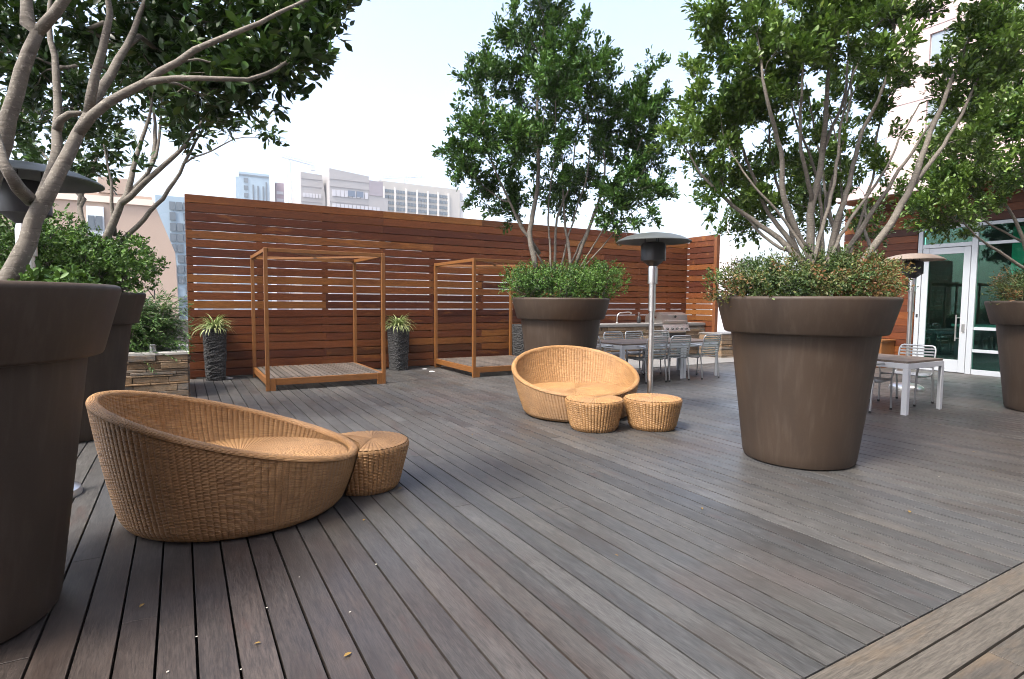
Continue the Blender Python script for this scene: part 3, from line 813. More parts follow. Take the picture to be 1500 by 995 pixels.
# ================================================================== outdoor kitchen
def kitchen():
    t=thing('kitchen_counter','long stacked stone outdoor kitchen counter with grey slab top, built against the fence','counter',(0,10.70,0))
    mb=MB(); ledge(mb,8.0,10.62,0,.80,0); ledge(mb,11.50,12.19,0,.80,0); ledge(mb,10.62,11.50,0,.46,0); mb.build('stonework',M['stone'],t,fix=False)
    mb=MB(); mb.box(8.0,12.19,.112,.69,.02,.46); mb.box(8.0,10.62,.112,.69,.462,.80); mb.box(11.5,12.19,.112,.69,.462,.80); mb.build('core',M['soil'],t)
    mb=MB(); mb.box(8.0,10.62,-.03,.693,.803,.872,.005); mb.box(11.5,12.195,-.03,.693,.803,.872,.005); mb.build('slab_top',M['cap'],t,fix=False)
    # grill
    t=thing('barbecue_grill','stainless steel barbecue grill with rounded lid set into the stone counter','grill',(11.06,10.70,.47))
    mb=MB(); mb.box(-.43,.43,-.02,.60,0,.40,.008); mb.build('body',M['steel'],t,fix=False)
    mb=MB(); mb.box(-.40,.40,-.032,-.021,.03,.16); mb.build('drip_tray',M['black'],t)
    mb=MB(); mb.prism([(-.13,.20),(-.05,.37),(.02,.37),(.02,.20)],0,-.46,.46); mb.build('control_panel',M['steel'],t)
    for k in range(5):
        x=-.34+.17*k; mb=MB(); mb.tube([(x,-.092,.283),(x,-.135,.262)],[.028,.025],n=14); kb=mb.build('knob',M['black'],t,smooth=40)
    prof=[(.60,.40)]+[( .31-.30*math.cos(a),.42+.29*math.sin(a)) for a in np.linspace(math.pi*.93,0.0,16)]+[(.02,.40)]
    arc=[(.60,.405),(.60,.52)]+[(.27+.33*math.cos(a),.52+.17*math.sin(a)) for a in np.linspace(0.15,math.pi*.80,12)]+[(-.035,.43),(-.035,.405)]
    mb=MB(); mb.prism(arc,0,-.45,.45); ld=mb.build('lid',M['steel'],t,smooth=35)
    mb=MB(); mb.tube([(-.36,-.075,.47),(.36,-.075,.47)],.013,n=10)
    for x in(-.33,.33): mb.tube([(x,-.075,.47),(x,-.02,.47)],.009,n=8)
    mb.build('handle',M['steel'],ld,smooth=40)
    mb=MB(); mb.tube([(0,-.028,.575),(0,-.04,.572)],[.035,.035],n=20); mb.build('gauge',M['black'],ld,smooth=40)
    # tap
    t=thing('sink_tap','slim curved gooseneck tap rising from the stone counter left of the grill','tap',(9.48,11.10,.872))
    pts=[(0,0,0),(0,0,.14)]+[(.13-.13*math.cos(a),0,.14+.13*math.sin(a)) for a in np.linspace(.2,math.pi*.55,9)]+[(.36,0,.285),(.44,0,.275)]
    mb=MB(); mb.tube(pts,.014,n=10); mb.build('spout',M['steel'],t,smooth=40)
    mb=MB(); mb.lathe([(.035,0),(.035,.02),(.02,.035)],18); mb.build('base',M['steel'],t,smooth=40)
    mb=MB(); mb.lathe([(.02,0),(.026,.012),(.03,.03)],14); o=mb.build('spray_head',M['steel'],t,smooth=40,loc=(.455,0,.245))
    t=thing('soap_bottle','dark bottle standing on the stone counter beside the tap','bottle',(10.16,11.05,.872))
    mb=MB(); mb.lathe([(.045,0),(.05,.02),(.05,.15),(.02,.19),(.018,.21)],18); mb.build('body',M['black'],t,smooth=40)
    mb=MB(); mb.lathe([(.012,.211),(.012,.25),(.03,.255),(.03,.27)],12); mb.build('pump',M['alu'],t,smooth=40)
    t=thing('garden_wall','low stacked stone wall past the end of the fence, partly behind the large brown pot','wall',(11.85,9.85,0))
    mb=MB(); ledge(mb,0,2.2,0,.60,0); mb.build('stonework',M['stone'],t,fix=False)
    mb=MB(); ledge(mb,.112,.7,0,.60,0,axis=1); mb.build('end_stonework',M['stone'],t,fix=False)
    mb=MB(); mb.box(-.012,2.2,-.012,.72,.603,.632,.004); mb.build('cap',M['cap'],t,fix=False)
kitchen()

# ================================================================== pots
def pot(loc,label):
    H=1.462
    t=thing('planter_pot',label,'planter',loc,0,'giant brown planter pots')
    prof=[(.0,.002),(.425,.002),(.455,.012),(.468,.04),(.474,.10),(.60,1.135),(.645,1.137)]
    body=MB(); body.lathe([(.43,.002),(.458,.012),(.470,.045),(.480,.12),(.606,1.15)],96,cap=False); body.add(np.stack([.43*np.cos(np.arange(96)*2*np.pi/96),.43*np.sin(np.arange(96)*2*np.pi/96),np.full(96,.002)],1),[tuple(range(96))[::-1]])
    body.build('body',M['pot'],t,smooth=45)
    rim=MB(); rim.lathe([(.600,1.150),(.645,1.142),(.660,1.146),(.668,1.158),(.742,1.432),(.742,1.446),(.735,1.457),(.722,1.462),(.700,1.461),(.690,1.452),(.655,1.30),(.650,1.285)],96,cap=False)
    rim.build('rim',M['pot'],t,smooth=45)
    s=MB(); n=48;vs=[(0,0,1.40)]
    for r in(.22,.45,.668):
        for k in range(n): vs.append((r*math.cos(k*2*math.pi/n),r*math.sin(k*2*math.pi/n),1.40-.04*(r/.668)**2+rng.normal()*.008))
    F=[(0,1+k,1+(k+1)%n) for k in range(n)]
    for q in range(2): F+=[(1+q*n+k,1+(q+1)*n+k,1+(q+1)*n+(k+1)%n,1+q*n+(k+1)%n) for k in range(n)]
    s.add(vs,F); s.build('soil',M['soil'],t,smooth=True)
    return t
pots={}
pots['L']=pot((-.985,3.26,0),'huge brown planter pot cut off by the left edge in the foreground')
pots['M']=dup(pots['L'],(-1.06,7.22,0),.4,'brown planter pot half hidden behind the foreground pot at left')
pots['C']=dup(pots['L'],(5.02,7.19,0),.9,'brown planter pot behind the far round wicker lounge')
pots['R']=dup(pots['L'],(4.856,3.143,0),1.7,'large brown planter pot standing free on the right half of the deck')
pots['F']=dup(pots['L'],(9.98,2.92,0),2.3,'brown planter pot cut off by the right edge beside the glass doors')

# ================================================================== wicker
RIB=124
def grid_uv(nr,nc,U,V):
    """faces and per-corner uv for a closed ring grid (nr rows of nc verts)"""
    F=[];uv=[]
    for i in range(nr-1):
        for j in range(nc):
            k=(j+1)%nc
            F.append((i*nc+j,i*nc+k,(i+1)*nc+k,(i+1)*nc+j))
            u0=U*j/nc;u1=U*(j+1)/nc
            uv+=[(u0,V[i]),(u1,V[i]),(u1,V[i+1]),(u0,V[i+1])]
    return F,uv
def lounge(name_label,loc,phi,p):
    a,b,A,B,off,zl,zh=p
    t=thing('wicker_lounge',name_label,'lounge chair',loc,phi,'round wicker lounge chairs')
    nc=RIB*8; T=np.arange(nc)*2*np.pi/nc
    Z=zl+(zh-zl)*np.maximum(1e-9,(1-np.cos(T))/2)**1.1
    bx,by=a*np.cos(T),b*np.sin(T); rx,ry=off+A*np.cos(T),B*np.sin(T)
    nx,ny=np.cos(T),np.sin(T)
    rib=np.abs(np.sin(RIB*T/2))**.38
    rows=[];V=[]
    acc=0
    def push(x,y,z,dv):
        nonlocal acc
        acc+=dv; rows.append(np.stack([x,y,z],1)); V.append(acc)
    amp=.0068
    th=.024  # rim half thickness
    n=34
    push(bx*.93,by*.93,np.full(nc,.004),0)
    for i in range(n+1):
        f=i/n; bow=.010*math.sin(math.pi*f)
        w=amp*(1 if f>.02 else .3)
        foot=-.018*max(0,1-f*12)
        push(bx+(rx-bx)*f+nx*(w*rib+bow+foot),by+(ry-by)*f+ny*(w*rib+bow+foot),.012+(Z-th-.012)*f,.6/n)
    for k in range(1,12):     # rolled rim
        g=math.pi*(-.12+1.22*k/12)
        r=th
        rb=.0035*np.abs(np.sin(RIB*T*.9+k*.9))
        push(rx+nx*(-r+(r+rb+.006)*math.cos(g)),ry+ny*(-r+(r+rb+.006)*math.cos(g)),Z-th+(r+rb+.004)*math.sin(g)*1.05+.003,.011)
    zs=zl-.035
    ir=2*th
    ix0,iy0=rx-nx*ir,ry-ny*ir
    f0=zs/Z; fx=(bx+(rx-bx)*f0)-nx*ir*1.15; fy=(by+(ry-by)*f0)-ny*ir*1.15
    m=22
    for i in range(1,m+1):
        f=i/m
        cur=.02*np.sin(math.pi*f)*np.clip((Z-zl)/(zh-zl),0,1)
        push(ix0+(fx-ix0)*f-nx*amp*rib+nx*cur,iy0+(fy-iy0)*f-ny*amp*rib+ny*cur,(Z-th)+(zs-(Z-th))*f,.45/m)
    F,uv=grid_uv(len(rows),nc,RIB,V)
    mb=MB(); mb.add(np.concatenate(rows),F,uv); mb.build('shell',M['wicker'],t,smooth=True)
    # seat: woven disc, ribs radiating from the middle
    n2=RIB*6; T2=np.arange(n2)*2*np.pi/n2
    jx=np.interp(T2,T,fx,period=2*np.pi); jy=np.interp(T2,T,fy,period=2*np.pi)
    cx,cy=jx.mean(),jy.mean(); rows=[];V=[]
    rb=np.abs(np.sin(RIB*T2/2))**.4
    for i in range(25):
        f=1.0-.985*i/24
        rows.append(np.stack([cx+(jx-cx)*f*.999,cy+(jy-cy)*f*.999,zs+.004+.016*(1-f*f)+.008*rb*min(1,f*2.5)],1)); V.append(.7*(1-f))
    F,uv=grid_uv(len(rows),n2,RIB,V); 
    mb=MB(); mb.add(np.concatenate(rows),F,uv); mb.build('seat',M['wicker'],t,smooth=True)
    # outline for the stools that nest against it
    def outline(z):
        ok=Z>=z-1e-6; f=np.clip(z/Z,0,1)
        x=bx+(rx-bx)*f; y=by+(ry-by)*f
        c,s=math.cos(phi),math.sin(phi)
        return np.stack([loc[0]+x*c-y*s,loc[1]+x*s+y*c],1)
    return outline
L1=lounge('nearest round wicker lounge chair with high back, beside the left foreground pot',(.306,4.221,0),R(-6.2),(.665,.642,.795,.72,-.014,.345,.80))
L2=lounge('far round wicker lounge chair facing the viewer, in front of the central potted tree',(4.271,5.749,0),R(-110.3),(.625,.642,.75,.80,-.07,.335,.79))
def stool(label,loc,rb,rt,h,avoid,rz=0):
    t=thing('wicker_stool',label,'stool',loc,0,'small wicker footstools')
    k=54; nc=k*8; T=np.arange(nc)*2*np.pi/nc; rib=np.abs(np.sin(k*T/2))**.38
    oc=np.array(loc[:2])
    def notch(x,y,z):
        if avoid is None: return x,y
        ol,ctr=avoid; O=ol(min(z,.33)); ctr=np.array(ctr)
        ang=np.arctan2(O[:,1]-ctr[1],O[:,0]-ctr[0]); rr=np.hypot(O[:,0]-ctr[0],O[:,1]-ctr[1]); o=np.argsort(ang)
        px,py=x+oc[0]-ctr[0],y+oc[1]-ctr[1]; a=np.arctan2(py,px); r=np.hypot(px,py)
        need=np.interp(a,ang[o],rr[o],period=2*np.pi)+.026
        r2=np.maximum(r,need); return px/r*r2+ctr[0]-oc[0],py/r*r2+ctr[1]-oc[1]
    rows=[];V=[];acc=0
    prof=[(rb*.93,.003,0)]+[(rb+(rt-rb)*f-.012*max(0,1-f*10),.010+(h-.045)*f,.011) for f in np.linspace(0,1,22)]
    prof+=[(rt+.010*math.cos(g)-.004,h-.022+.022*math.sin(g),.008) for g in np.linspace(0,math.pi/2,7)]
    for r,z,dv in prof:
        acc+=dv; w=.010 if z<h-.03 else .005
        rr=r+w*rib; x,y=notch(rr*np.cos(T),rr*np.sin(T),z); rows.append(np.stack([x,y,np.full(nc,z)],1)); V.append(acc)
    F,uv=grid_uv(len(rows),nc,k,V); mb=MB(); mb.add(np.concatenate(rows),F,uv); mb.build('body',M['wicker'],t,smooth=True)
    rows=[];V=[]
    ex,ey=notch((rt-.004)*np.cos(T),(rt-.004)*np.sin(T),h)
    cx,cy=ex.mean(),ey.mean()
    for i in range(16):
        f=1-.98*i/15
        rows.append(np.stack([cx+(ex-cx)*f,cy+(ey-cy)*f,h-.001+.014*(1-f*f)+.006*rib*min(1,2*f)],1)); V.append(.3*(1-f))
    F,uv=grid_uv(len(rows),nc,k,V); mb=MB(); mb.add(np.concatenate(rows),F,uv); mb.build('top',M['wicker'],t,smooth=True)
stool('wicker footstool tucked against the low front of the nearest lounge chair',(1.165,4.223,0),.25,.325,.345,(L1,(.306,4.221)))
stool('wicker footstool tucked against the low front of the far lounge chair',(3.937,4.964,0),.25,.315,.335,(L2,(4.271,5.749)))
stool('wicker footstool standing clear in front of the patio heater pole',(4.555,4.70,0),.25,.312,.335,None)

# ================================================================== canopy daybeds
def daybed():
    t=thing('canopy_daybed','orange timber canopy daybed frame with bare slatted base, fully in view before the fence','daybed',(1.09,9.35,0),0,'timber canopy daybeds')
    W,Dp,H=1.87,1.86,2.185; s=.056
    for x in(0,W-s):
        for y in(0,Dp-s):
            mb=MB(); mb.box(x,x+s,y,y+s,0,H-.001,.003); mb.build('post',M['teak'],t,fix=False)
    for x in(s+.002,W-s-.085):
        for y in(.002,Dp-s):
            mb=MB(); mb.box(x,x+.083,y,y+s-.004,0,.188,.003); mb.build('foot',M['teak'],t,fix=False)
    for y in(.006,Dp-s+.006):
        mb=MB(); mb.box(s+.087,W-s-.087,y,y+.045,.085,.187,.003); mb.build('long_rail',M['teakx'],t,fix=False)
    for x in(.008,W-.053):
        mb=MB(); mb.box(x,x+.045,s+.002,Dp-s-.002,.085,.187,.003); mb.build('side_rail',M['teaky'],t,fix=False)
    mb=MB(); n=20; x0,x1=.056,W-.056; p=(x1-x0)/n
    for k in range(n): mb.box(x0+k*p+.012,x0+(k+1)*p-.012,.054,Dp-.06,.165,.192,.003)
    mb.build('slatted_base',M['platform'],t,fix=False)
    for y in(.008,Dp-s+.008):
        mb=MB(); mb.box(s+.002,W-s-.002,y,y+.046,H-.062,H-.004,.003); mb.build('canopy_rail',M['teakx'],t,fix=False)
    for x in(.008,W-.054):
        mb=MB(); mb.box(x,x+.046,s+.002,Dp-s-.002,H-.062,H-.004,.003); mb.build('canopy_side_rail',M['teaky'],t,fix=False)
    for k,(p,q) in enumerate((((s,s),(W-s,Dp-s)),((s,Dp-s),(W-s,s)))):
        z=H-.025-.034*k
        mb=MB(); mb.beam((p[0],p[1],z),(q[0],q[1],z),.05,.03); mb.build('cross_brace',M['teakx'],t)
    return t
bed=daybed()
dup(bed,(4.60,9.35,0),0,'orange timber canopy daybed frame partly hidden behind the central brown pot')

# ================================================================== lava vases with striped grass
def vase(loc,label):
    t=thing('textured_vase',label,'vase',loc,0,'tall black textured vases')
    mb=MB(); n=40; H=.89; rows=[]
    P=[(math.copysign(abs(math.cos(a))**.45,math.cos(a)),math.copysign(abs(math.sin(a))**.45,math.sin(a))) for a in np.linspace(0,2*np.pi,n,endpoint=False)]
    for i in range(46):
        f=i/45; w=.150+.045*f-.01*f*f
        rows.append(np.array([(x*(w+rng.normal()*.0045),y*(w+rng.normal()*.0045),H*f) for x,y in P]))
    rows.append(np.array([(x*.16,y*.16,H) for x,y in P])); rows.append(np.array([(x*.155,y*.155,H-.06) for x,y in P]))
    m=len(rows)
    F=[(i*n+j,i*n+(j+1)%n,(i+1)*n+(j+1)%n,(i+1)*n+j) for i in range(m-1) for j in range(n)]+[tuple((m-1)*n+j for j in range(n)),tuple(range(n))[::-1]]
    mb.add(np.concatenate(rows),F); mb.build('body',M['lava'],t,fix=False)
    return t
v1=vase((.49,11.13,0),'tall black textured vase in the left corner of the fence, beside the stone planter')
dup(v1,(3.79,11.13,0),.3,'tall black textured vase between the two canopy daybeds')
dup(v1,(6.68,11.15,0),.7,'tall black textured vase mostly hidden between the second daybed and the central pot')
def spider(loc,label,seed):
    r=np.random.default_rng(seed); t=thing('grass_plant',label,'plant',loc,0,'striped grass plants in the black vases')
    mb=MB()
    for k in range(240):
        a=r.uniform(0,2*np.pi); L=r.uniform(.22,.46); el=r.uniform(.5,1.45); w=r.uniform(.008,.015)
        d=np.array([math.cos(a),math.sin(a)]); p=np.array([d[0]*.05*r.random(),d[1]*.05*r.random(),-.03]); n=7; vs=[]
        side=np.array([-d[1],d[0],0])
        for i in range(n+1):
            f=i/n; ww=w*(1-f**2.2)+.0008
            vs+= [p+side*ww,p-side*ww]
            e=el-2.3*f**1.3*(1.15-.35*el)
            p=p+np.array([d[0]*math.cos(e),d[1]*math.cos(e),math.sin(e)])*L/n
        mb.add(vs,[(2*i,2*i+1,2*i+3,2*i+2) for i in range(n)])
    mb.build('blades',M['spider'],t,smooth=True,fix=False)
spider((.49,11.13,.87),'pale striped grass plant spilling from the vase in the left fence corner',1)
spider((3.79,11.13,.87),'pale striped grass plant in the vase between the two daybeds',2)
for loc,l in (((.72,11.24),'small white recessed light plate in the deck beside the left corner vase'),((4.30,11.0),'small white recessed light plate in the deck just left of the second daybed'),((4.28,10.55),'small white light plate on the deck in front of the vase between the daybeds')):
    mb=MB(); mb.lathe([(.055,.0015),(.055,.006),(.045,.009)],20); o=mb.build('deck_light',M['plate'],smooth=30,loc=(loc[0],loc[1],0)); tag(o,l,'light','recessed deck lights')

# ================================================================== heaters
def heater(loc,label,rad,H,hoodmat,rz=0):
    t=thing('patio_heater',label,'patio heater',loc,rz,'tall patio heaters')
    mb=MB(); mb.lathe([(.245,0),(.25,.015),(.24,.05),(.19,.085),(.07,.105),(.045,.12)],48); mb.build('base',M['steel'],t,smooth=35)
    mb=MB(); mb.tube([(0,0,.1),(0,0,H-.62)],.033,n=20); mb.tube([(0,0,H-.95),(0,0,H-.5)],.043,n=20); mb.build('pole',M['steel'],t,smooth=40)
    mb=MB(); mb.lathe([(.03,H-.62),(.058,H-.615),(.058,H-.44),(.05,H-.40)],20); mb.build('valve_sleeve',M['steel'],t,smooth=35)
    mb=MB(); mb.lathe([(.05,H-.402),(.07,H-.385),(.125,H-.34),(.148,H-.335),(.148,H-.155),(.13,H-.12),(.05,H-.105)],32); mb.build('burner',M['black'],t,smooth=35)
    mb=MB(); mb.lathe([(.001,H),(.12,H-.004),(.24,H-.022),(.34,H-.05),(rad-.025,H-.088),(rad,H-.105),(rad,H-.112),(rad-.03,H-.097),(.33,H-.06),(.12,H-.016),(.001,H-.012)],72,cap=False); mb.build('hood',hoodmat,t,smooth=50)
    for k in range(3):
        a=k*2.094+.4; mb=MB(); mb.tube([(.10*math.cos(a),.10*math.sin(a),H-.125),(.10*math.cos(a),.10*math.sin(a),H-.014)],.006,n=6); mb.build('strut',M['black'],t)
    return t
heater((4.99,5.20,0),'steel patio heater with grey dome hood standing behind the far wicker lounge',.445,2.245,M['hood'])
heater((10.40,4.86,0),'patio heater with brownish hood beside the glass doors, half hidden by the right pot',.44,2.235,M['hoodl'])
heater((-.90,5.05,0),'patio heater with dark hood between the two pots at left, behind the tree trunk',.45,2.30,M['hood'])

# ================================================================== tables
def table(loc,L,Wd,label):
    t=thing('dining_table',label,'table',loc,0,'white framed dining tables'); H=.685; a=.07
    mb=MB(); n=max(8,int(Wd/.11)); p=(Wd-.02)/n
    for k in range(n): mb.box(.01,L-.01,.01+k*p+.002,.01+(k+1)*p-.002,H-.028,H,.002)
    mb.build('tabletop',M['tabletop'],t,fix=False)
    for y in(.0,Wd-.022):
        mb=MB(); mb.box(.022,L-.022,y,y+.022,H-.098,H-.03,.002); mb.build('apron',M['white_metal'],t,fix=False)
    for x in(0,L-.022):
        mb=MB(); mb.box(x,x+.022,0,Wd,H-.098,H-.03,.002); mb.build('end_apron',M['white_metal'],t,fix=False)
    for x,sx in((.0225,1),(L-.0225,-1)):
        for y,sy in((.0225,1),(Wd-.0225,-1)):
            mb=MB(); x1=x+sx*.022-sx*.0225*1; y1=y+sy*.0-sy*.0225
            X=sorted((x-sx*.0235,x+sx*.040)); Y=sorted((y-sy*.0235,y+sy*.040))
            # angle section leg
            xa=sorted((x-sx*.0235,x+sx*.040)); ya=sorted((y-sy*.0235,y-sy*.0115)); mb.box(xa[0],xa[1],ya[0],ya[1],0,H-.1)
            xb=sorted((x-sx*.0235,x-sx*.0115)); yb=sorted((y-sy*.011,y+sy*.040)); mb.box(xb[0],xb[1],yb[0],yb[1],0,H-.1)
            mb.build('leg',M['white_metal'],t)
    return t
table((6.55,7.52,0),1.48,1.0,'white framed dining table with dark slatted top behind the far wicker lounge')
table((8.045,7.52,0),.92,1.0,'square white framed dining table end to end with the longer table before the counter')
table((7.90,3.68,0),.93,.98,'square white framed dining table just right of the large free standing pot')

# ================================================================== chairs
def chair(loc,rz,label):
    t=thing('dining_chair',label,'chair',loc,rz,'metal slatted dining chairs')
    w=.235; r=.0125
    for s in(-1,1):
        y=s*w
        mb=MB(); mb.tube([(.235,y,0),(.225,y,.30),(.215,y,.425)],r,n=10); l=mb.build('leg',M['alu'],t,smooth=40)
        mb=MB(); mb.tube([(.235,y,0),(.2355,y,-.001+.028)],.0165,n=10); mb.build('foot_cap',M['rubber'],l)
        mb=MB(); mb.tube([(-.27,y,0),(-.245,y,.28),(-.22,y,.425)],r,n=10); l=mb.build('leg',M['alu'],t,smooth=40)
        mb=MB(); mb.tube([(-.27,y,0),(-.2675,y,.028)],.0165,n=10); mb.build('foot_cap',M['rubber'],l)
        # side rail and arm in one bent tube
        mb=MB(); mb.tube([(.215,y,.425),(.18,y,.408),(-.02,y,.395),(-.17,y,.402),(-.22,y,.43)],r,n=10); mb.build('seat_rail',M['alu'],t,smooth=40)
        mb=MB(); mb.tube([(.216,y*1.0,.42),(.225,y*1.06,.50),(.222,y*1.09,.60),(.19,y*1.09,.632),(.06,y*1.09,.64),(-.12,y*1.06,.635),(-.262,y,.625)],r,n=10); mb.build('armrest',M['alu'],t,smooth=40)
    mb=MB(); P=[(-.22,-w,.43),(-.25,-w,.58),(-.285,-w,.76),(-.296,-w+.02,.80),(-.30,-w+.05,.812),(-.30,w-.05,.812),(-.296,w-.02,.80),(-.285,w,.76),(-.25,w,.58),(-.22,w,.43)]
    mb.tube(P,r,n=10); mb.build('back_frame',M['alu'],t,smooth=40)
    mb=MB()
    for k in range(8):
        f=k/7; z=.47+.30*f; x=-.226-.058*f
        mb.box(x-.006,x+.006,-w+.011,w-.011,z-.011,z+.011,.002)
    mb.build('backrest',M['tabletop' if False else 'alu'],t,fix=False)
    mb=MB()
    for k in range(10):
        x=-.20+.043*k; z=.418-.014*math.sin(math.pi*k/9)
        mb.box(x-.016,x+.016,-w+.011,w-.011,z-.005,z+.005,.002)
    mb.build('seat',M['alu'],t,fix=False)
    return t
c0=chair((7.16,7.58,0),R(90),'metal slatted chair seen from behind, just left of the patio heater pole')
def ch(x,y,rz,l): dup(c0,(x,y,0),R(rz),l)
ch(7.72,7.57,88,'metal slatted chair seen from behind at the near side of the table junction')
ch(8.46,7.53,93,'metal slatted chair seen from behind, rightmost at the tables before the stone counter')
ch(7.38,8.46,-90,'metal slatted chair across the long table, its back beside the central pot')
ch(7.95,8.48,-88,'metal slatted chair across the long table, behind the heater pole')
ch(8.62,8.45,-92,'metal slatted chair across the square table before the counter, facing the viewer')
ch(6.55,8.02,0,'metal slatted chair at the left head of the long table')
ch(7.92,4.22,0,'metal slatted chair pushed under the right table from the large pot side')
ch(8.96,4.20,180,'metal slatted chair facing the viewer at the right table, before the glass doors')
# ================================================================== building on the right
def building():
    t=thing('deck_building','red sided building with deep eave and white glazed doors at the right','building',(13.85,0,0))
    mb=MB(); z=.02
    while z<3.66:
        y=6.40
        while y<8.0:
            y1=min(8.0,y+rng.uniform(.5,1.6)); 
            if 8.0-y1<.3: y1=8.0
            mb.box(0,.022,y+.001,y1-.001,z,z+.146,.003); y=y1
        z+=.152
    mb.build('wood_siding',M['siding'],t,fix=False)
    mb=MB(); mb.box(.025,.15,6.38,7.98,0,3.67); mb.box(.025,6,7.83,7.98,0,3.67) if False else None; mb.build('wall',M['gap'],t)
    mb=MB(); mb.box(0,.10,-4.0,6.38,3.06,3.67); mb.build('lintel_band',M['gap'],t)
    mb=MB(); z=3.07
    while z<3.6:
        y=-4.0
        while y<6.37:
            y1=min(6.375,y+rng.uniform(1,2.4)); mb.box(-.024,-.002,y+.001,y1-.001,z,z+.146,.003); y=y1
        z+=.152
    mb.build('upper_siding',M['siding'],t,fix=False)
    mb=MB(); mb.box(-.85,1.9,-4.0,7.7,3.675,3.70); mb.build('soffit',M['siding'],t)
    mb=MB(); mb.box(-.90,1.9,-4.0,7.75,3.702,3.98,.01); mb.build('eave',M['stucco'],t,fix=False)
    # frames: x is depth, y along the wall
    Y=[6.375,5.37,4.12,2.87,1.62,.37]
    fr=MB()
    fr.box(-.03,.06,6.29,6.375,0,3.055,.004)
    fr.box(-.03,.06,5.30,5.40,0,3.055,.004)
    fr.box(-.028,.058,5.402,6.288,2.60,2.68,.004); fr.box(-.028,.058,5.402,6.288,2.985,3.053,.004)
    fr.build('door_frame',M['frame'],t,fix=False)
    mb=MB(); mb.box(.008,.016,5.404,6.286,2.682,2.983); mb.build('transom_pane',M['glass'],t)
    for k in range(1,5):
        y0,y1=Y[k+1]+.03,Y[k]-.075 if k==1 else Y[k]-.03
        fm=MB(); fm.box(-.026,.056,Y[k+1]-.03,Y[k+1]+.03,0,3.053,.004)
        for za,zb in((.0,.10),(.45,.51),(.90,.96),(2.60,2.66),(2.985,3.053)): fm.box(-.024,.054,y0+.001,y1-.001,za,zb,.003)
        w=fm.build('window',M['frame'],t,fix=False)
        for za,zb in((.102,.448),(.512,.898),(.962,2.598),(2.662,2.983)):
            p=MB(); p.box(.008,.016,y0+.002,y1-.002,za,zb); p.build('pane',M['glass'],w)
    d=MB(); 
    y0,y1=5.412,6.278
    d.box(-.022,.022,y0,y0+.12,.012,2.59,.004); d.box(-.022,.022,y1-.12,y1,.012,2.59,.004); d.box(-.021,.021,y0+.121,y1-.121,.012,.27,.004); d.box(-.021,.021,y0+.121,y1-.121,2.46,2.589,.004)
    dr=d.build('glass_door',M['frame'],t,fix=False)
    p=MB(); p.box(-.004,.004,y0+.121,y1-.121,.271,2.459); p.build('pane',M['glass'],dr)
    p=MB(); p.tube([(-.075,y0+.17,.66),(-.075,y0+.17,1.20)],.014,n=10)
    for z in(.72,1.14): p.tube([(-.075,y0+.17,z),(-.02,y0+.12,z)],.009,n=8)
    p.build('handle',M['steel'],dr,smooth=40)
    p=MB(); p.box(-.034,-.023,y0+.03,y0+.085,.84,1.02,.003); p.build('lock_plate',M['steel'],dr,fix=False)
    p=MB(); p.box(-.034,-.0305,6.31,6.35,1.13,1.20); p.build('card_reader',M['black'],t)
    # rooms behind the glass
    mb=MB(); mb.box(.12,5.0,-3.9,6.30,-.05,0.0); mb.build('inner_floor',M['dark_room'],t)
    mb=MB(); mb.box(4.9,5.0,-3.9,6.3,.0,3.6); mb.box(.12,4.9,6.2,6.3,0,3.6); mb.build('inner_wall',M['dark_room'],t)
    mb=MB(); mb.box(.12,5.0,-3.9,6.3,3.0,3.05); mb.build('inner_ceiling',M['dark_room'],t)
    mb=MB(); mb.box(.75,.80,.4,5.02,.0,2.99); mb.build('inner_partition',M['teal'],t)
    mb=MB(); mb.box(1.0,1.05,5.2,6.1,.93,.985); mb.build('inner_rail',M['frame'],t)
    # storage bench
    b=thing('storage_bench','low orange timber storage box against the red siding, left of the glass door','bench',(13.30,6.75,0))
    mb=MB()
    for k in range(8): mb.box(0,.02,.115*k+.002,.115*k+.113,.02,.58,.002)
    mb.build('front_boards',M['teak'],b,fix=False)
    mb=MB(); mb.box(.021,.53,.0,.92,.0,.578); mb.build('box',M['teak'],b)
    mb=MB(); mb.box(-.02,.535,-.02,.94,.582,.62,.003); mb.build('lid',M['teaky'],b,fix=False)
    # tower above
    t=thing('apartment_tower','tall pale pink rendered apartment tower with grey windows rising above the eave at right','building',(15.5,0,3.99))
    ZW=[(1.30,2.26),(2.98,3.80),(4.62,5.44),(6.26,7.08),(7.9,8.72)]
    YW=[(6.55,7.14)]
    w=MB(); w.box(0,9,5.76,6.55,0,16,0); w.box(0,9,7.14,8.0,0,16)
    zz=0
    for a,b2 in ZW+[(16,16)]:
        w.box(.001,8.9,6.5505,7.1395,zz,a); zz=b2
    w.build('wall',M['stucco'],t)
    for z in(2.34,3.07,3.98,4.71,5.6): 
        mb=MB(); mb.box(-.012,-.0005,5.77,8.0,z-.015,z+.015); mb.build('reveal_line',simple('shadow joint',(.42,.36,.35),.8) if 'shadow joint' not in bpy.data.materials else bpy.data.materials['shadow joint'],t)
    for a,b2 in ZW:
        mb=MB(); mb.box(.06,.10,6.552,7.138,a+.002,b2-.002); wi=mb.build('window',M['frame'],t)
        for y0,y1 in((6.58,6.83),(6.86,7.11)):
            p=MB(); p.box(.04,.059,y0,y1,a+.03,b2-.03); p.build('pane',M['winglass'],wi)
    mb=MB(); mb.box(.10,8.9,-3.0,5.75,0,2.9); mb.build('lower_wall',M['stucco'],t)
    mb=MB(); mb.box(-34,-.5,-24,-10.5,-24,17); mb.build('sky_blocker',M['stucco'],t)  # unseen mass added behind the camera to block sky and darken the deck
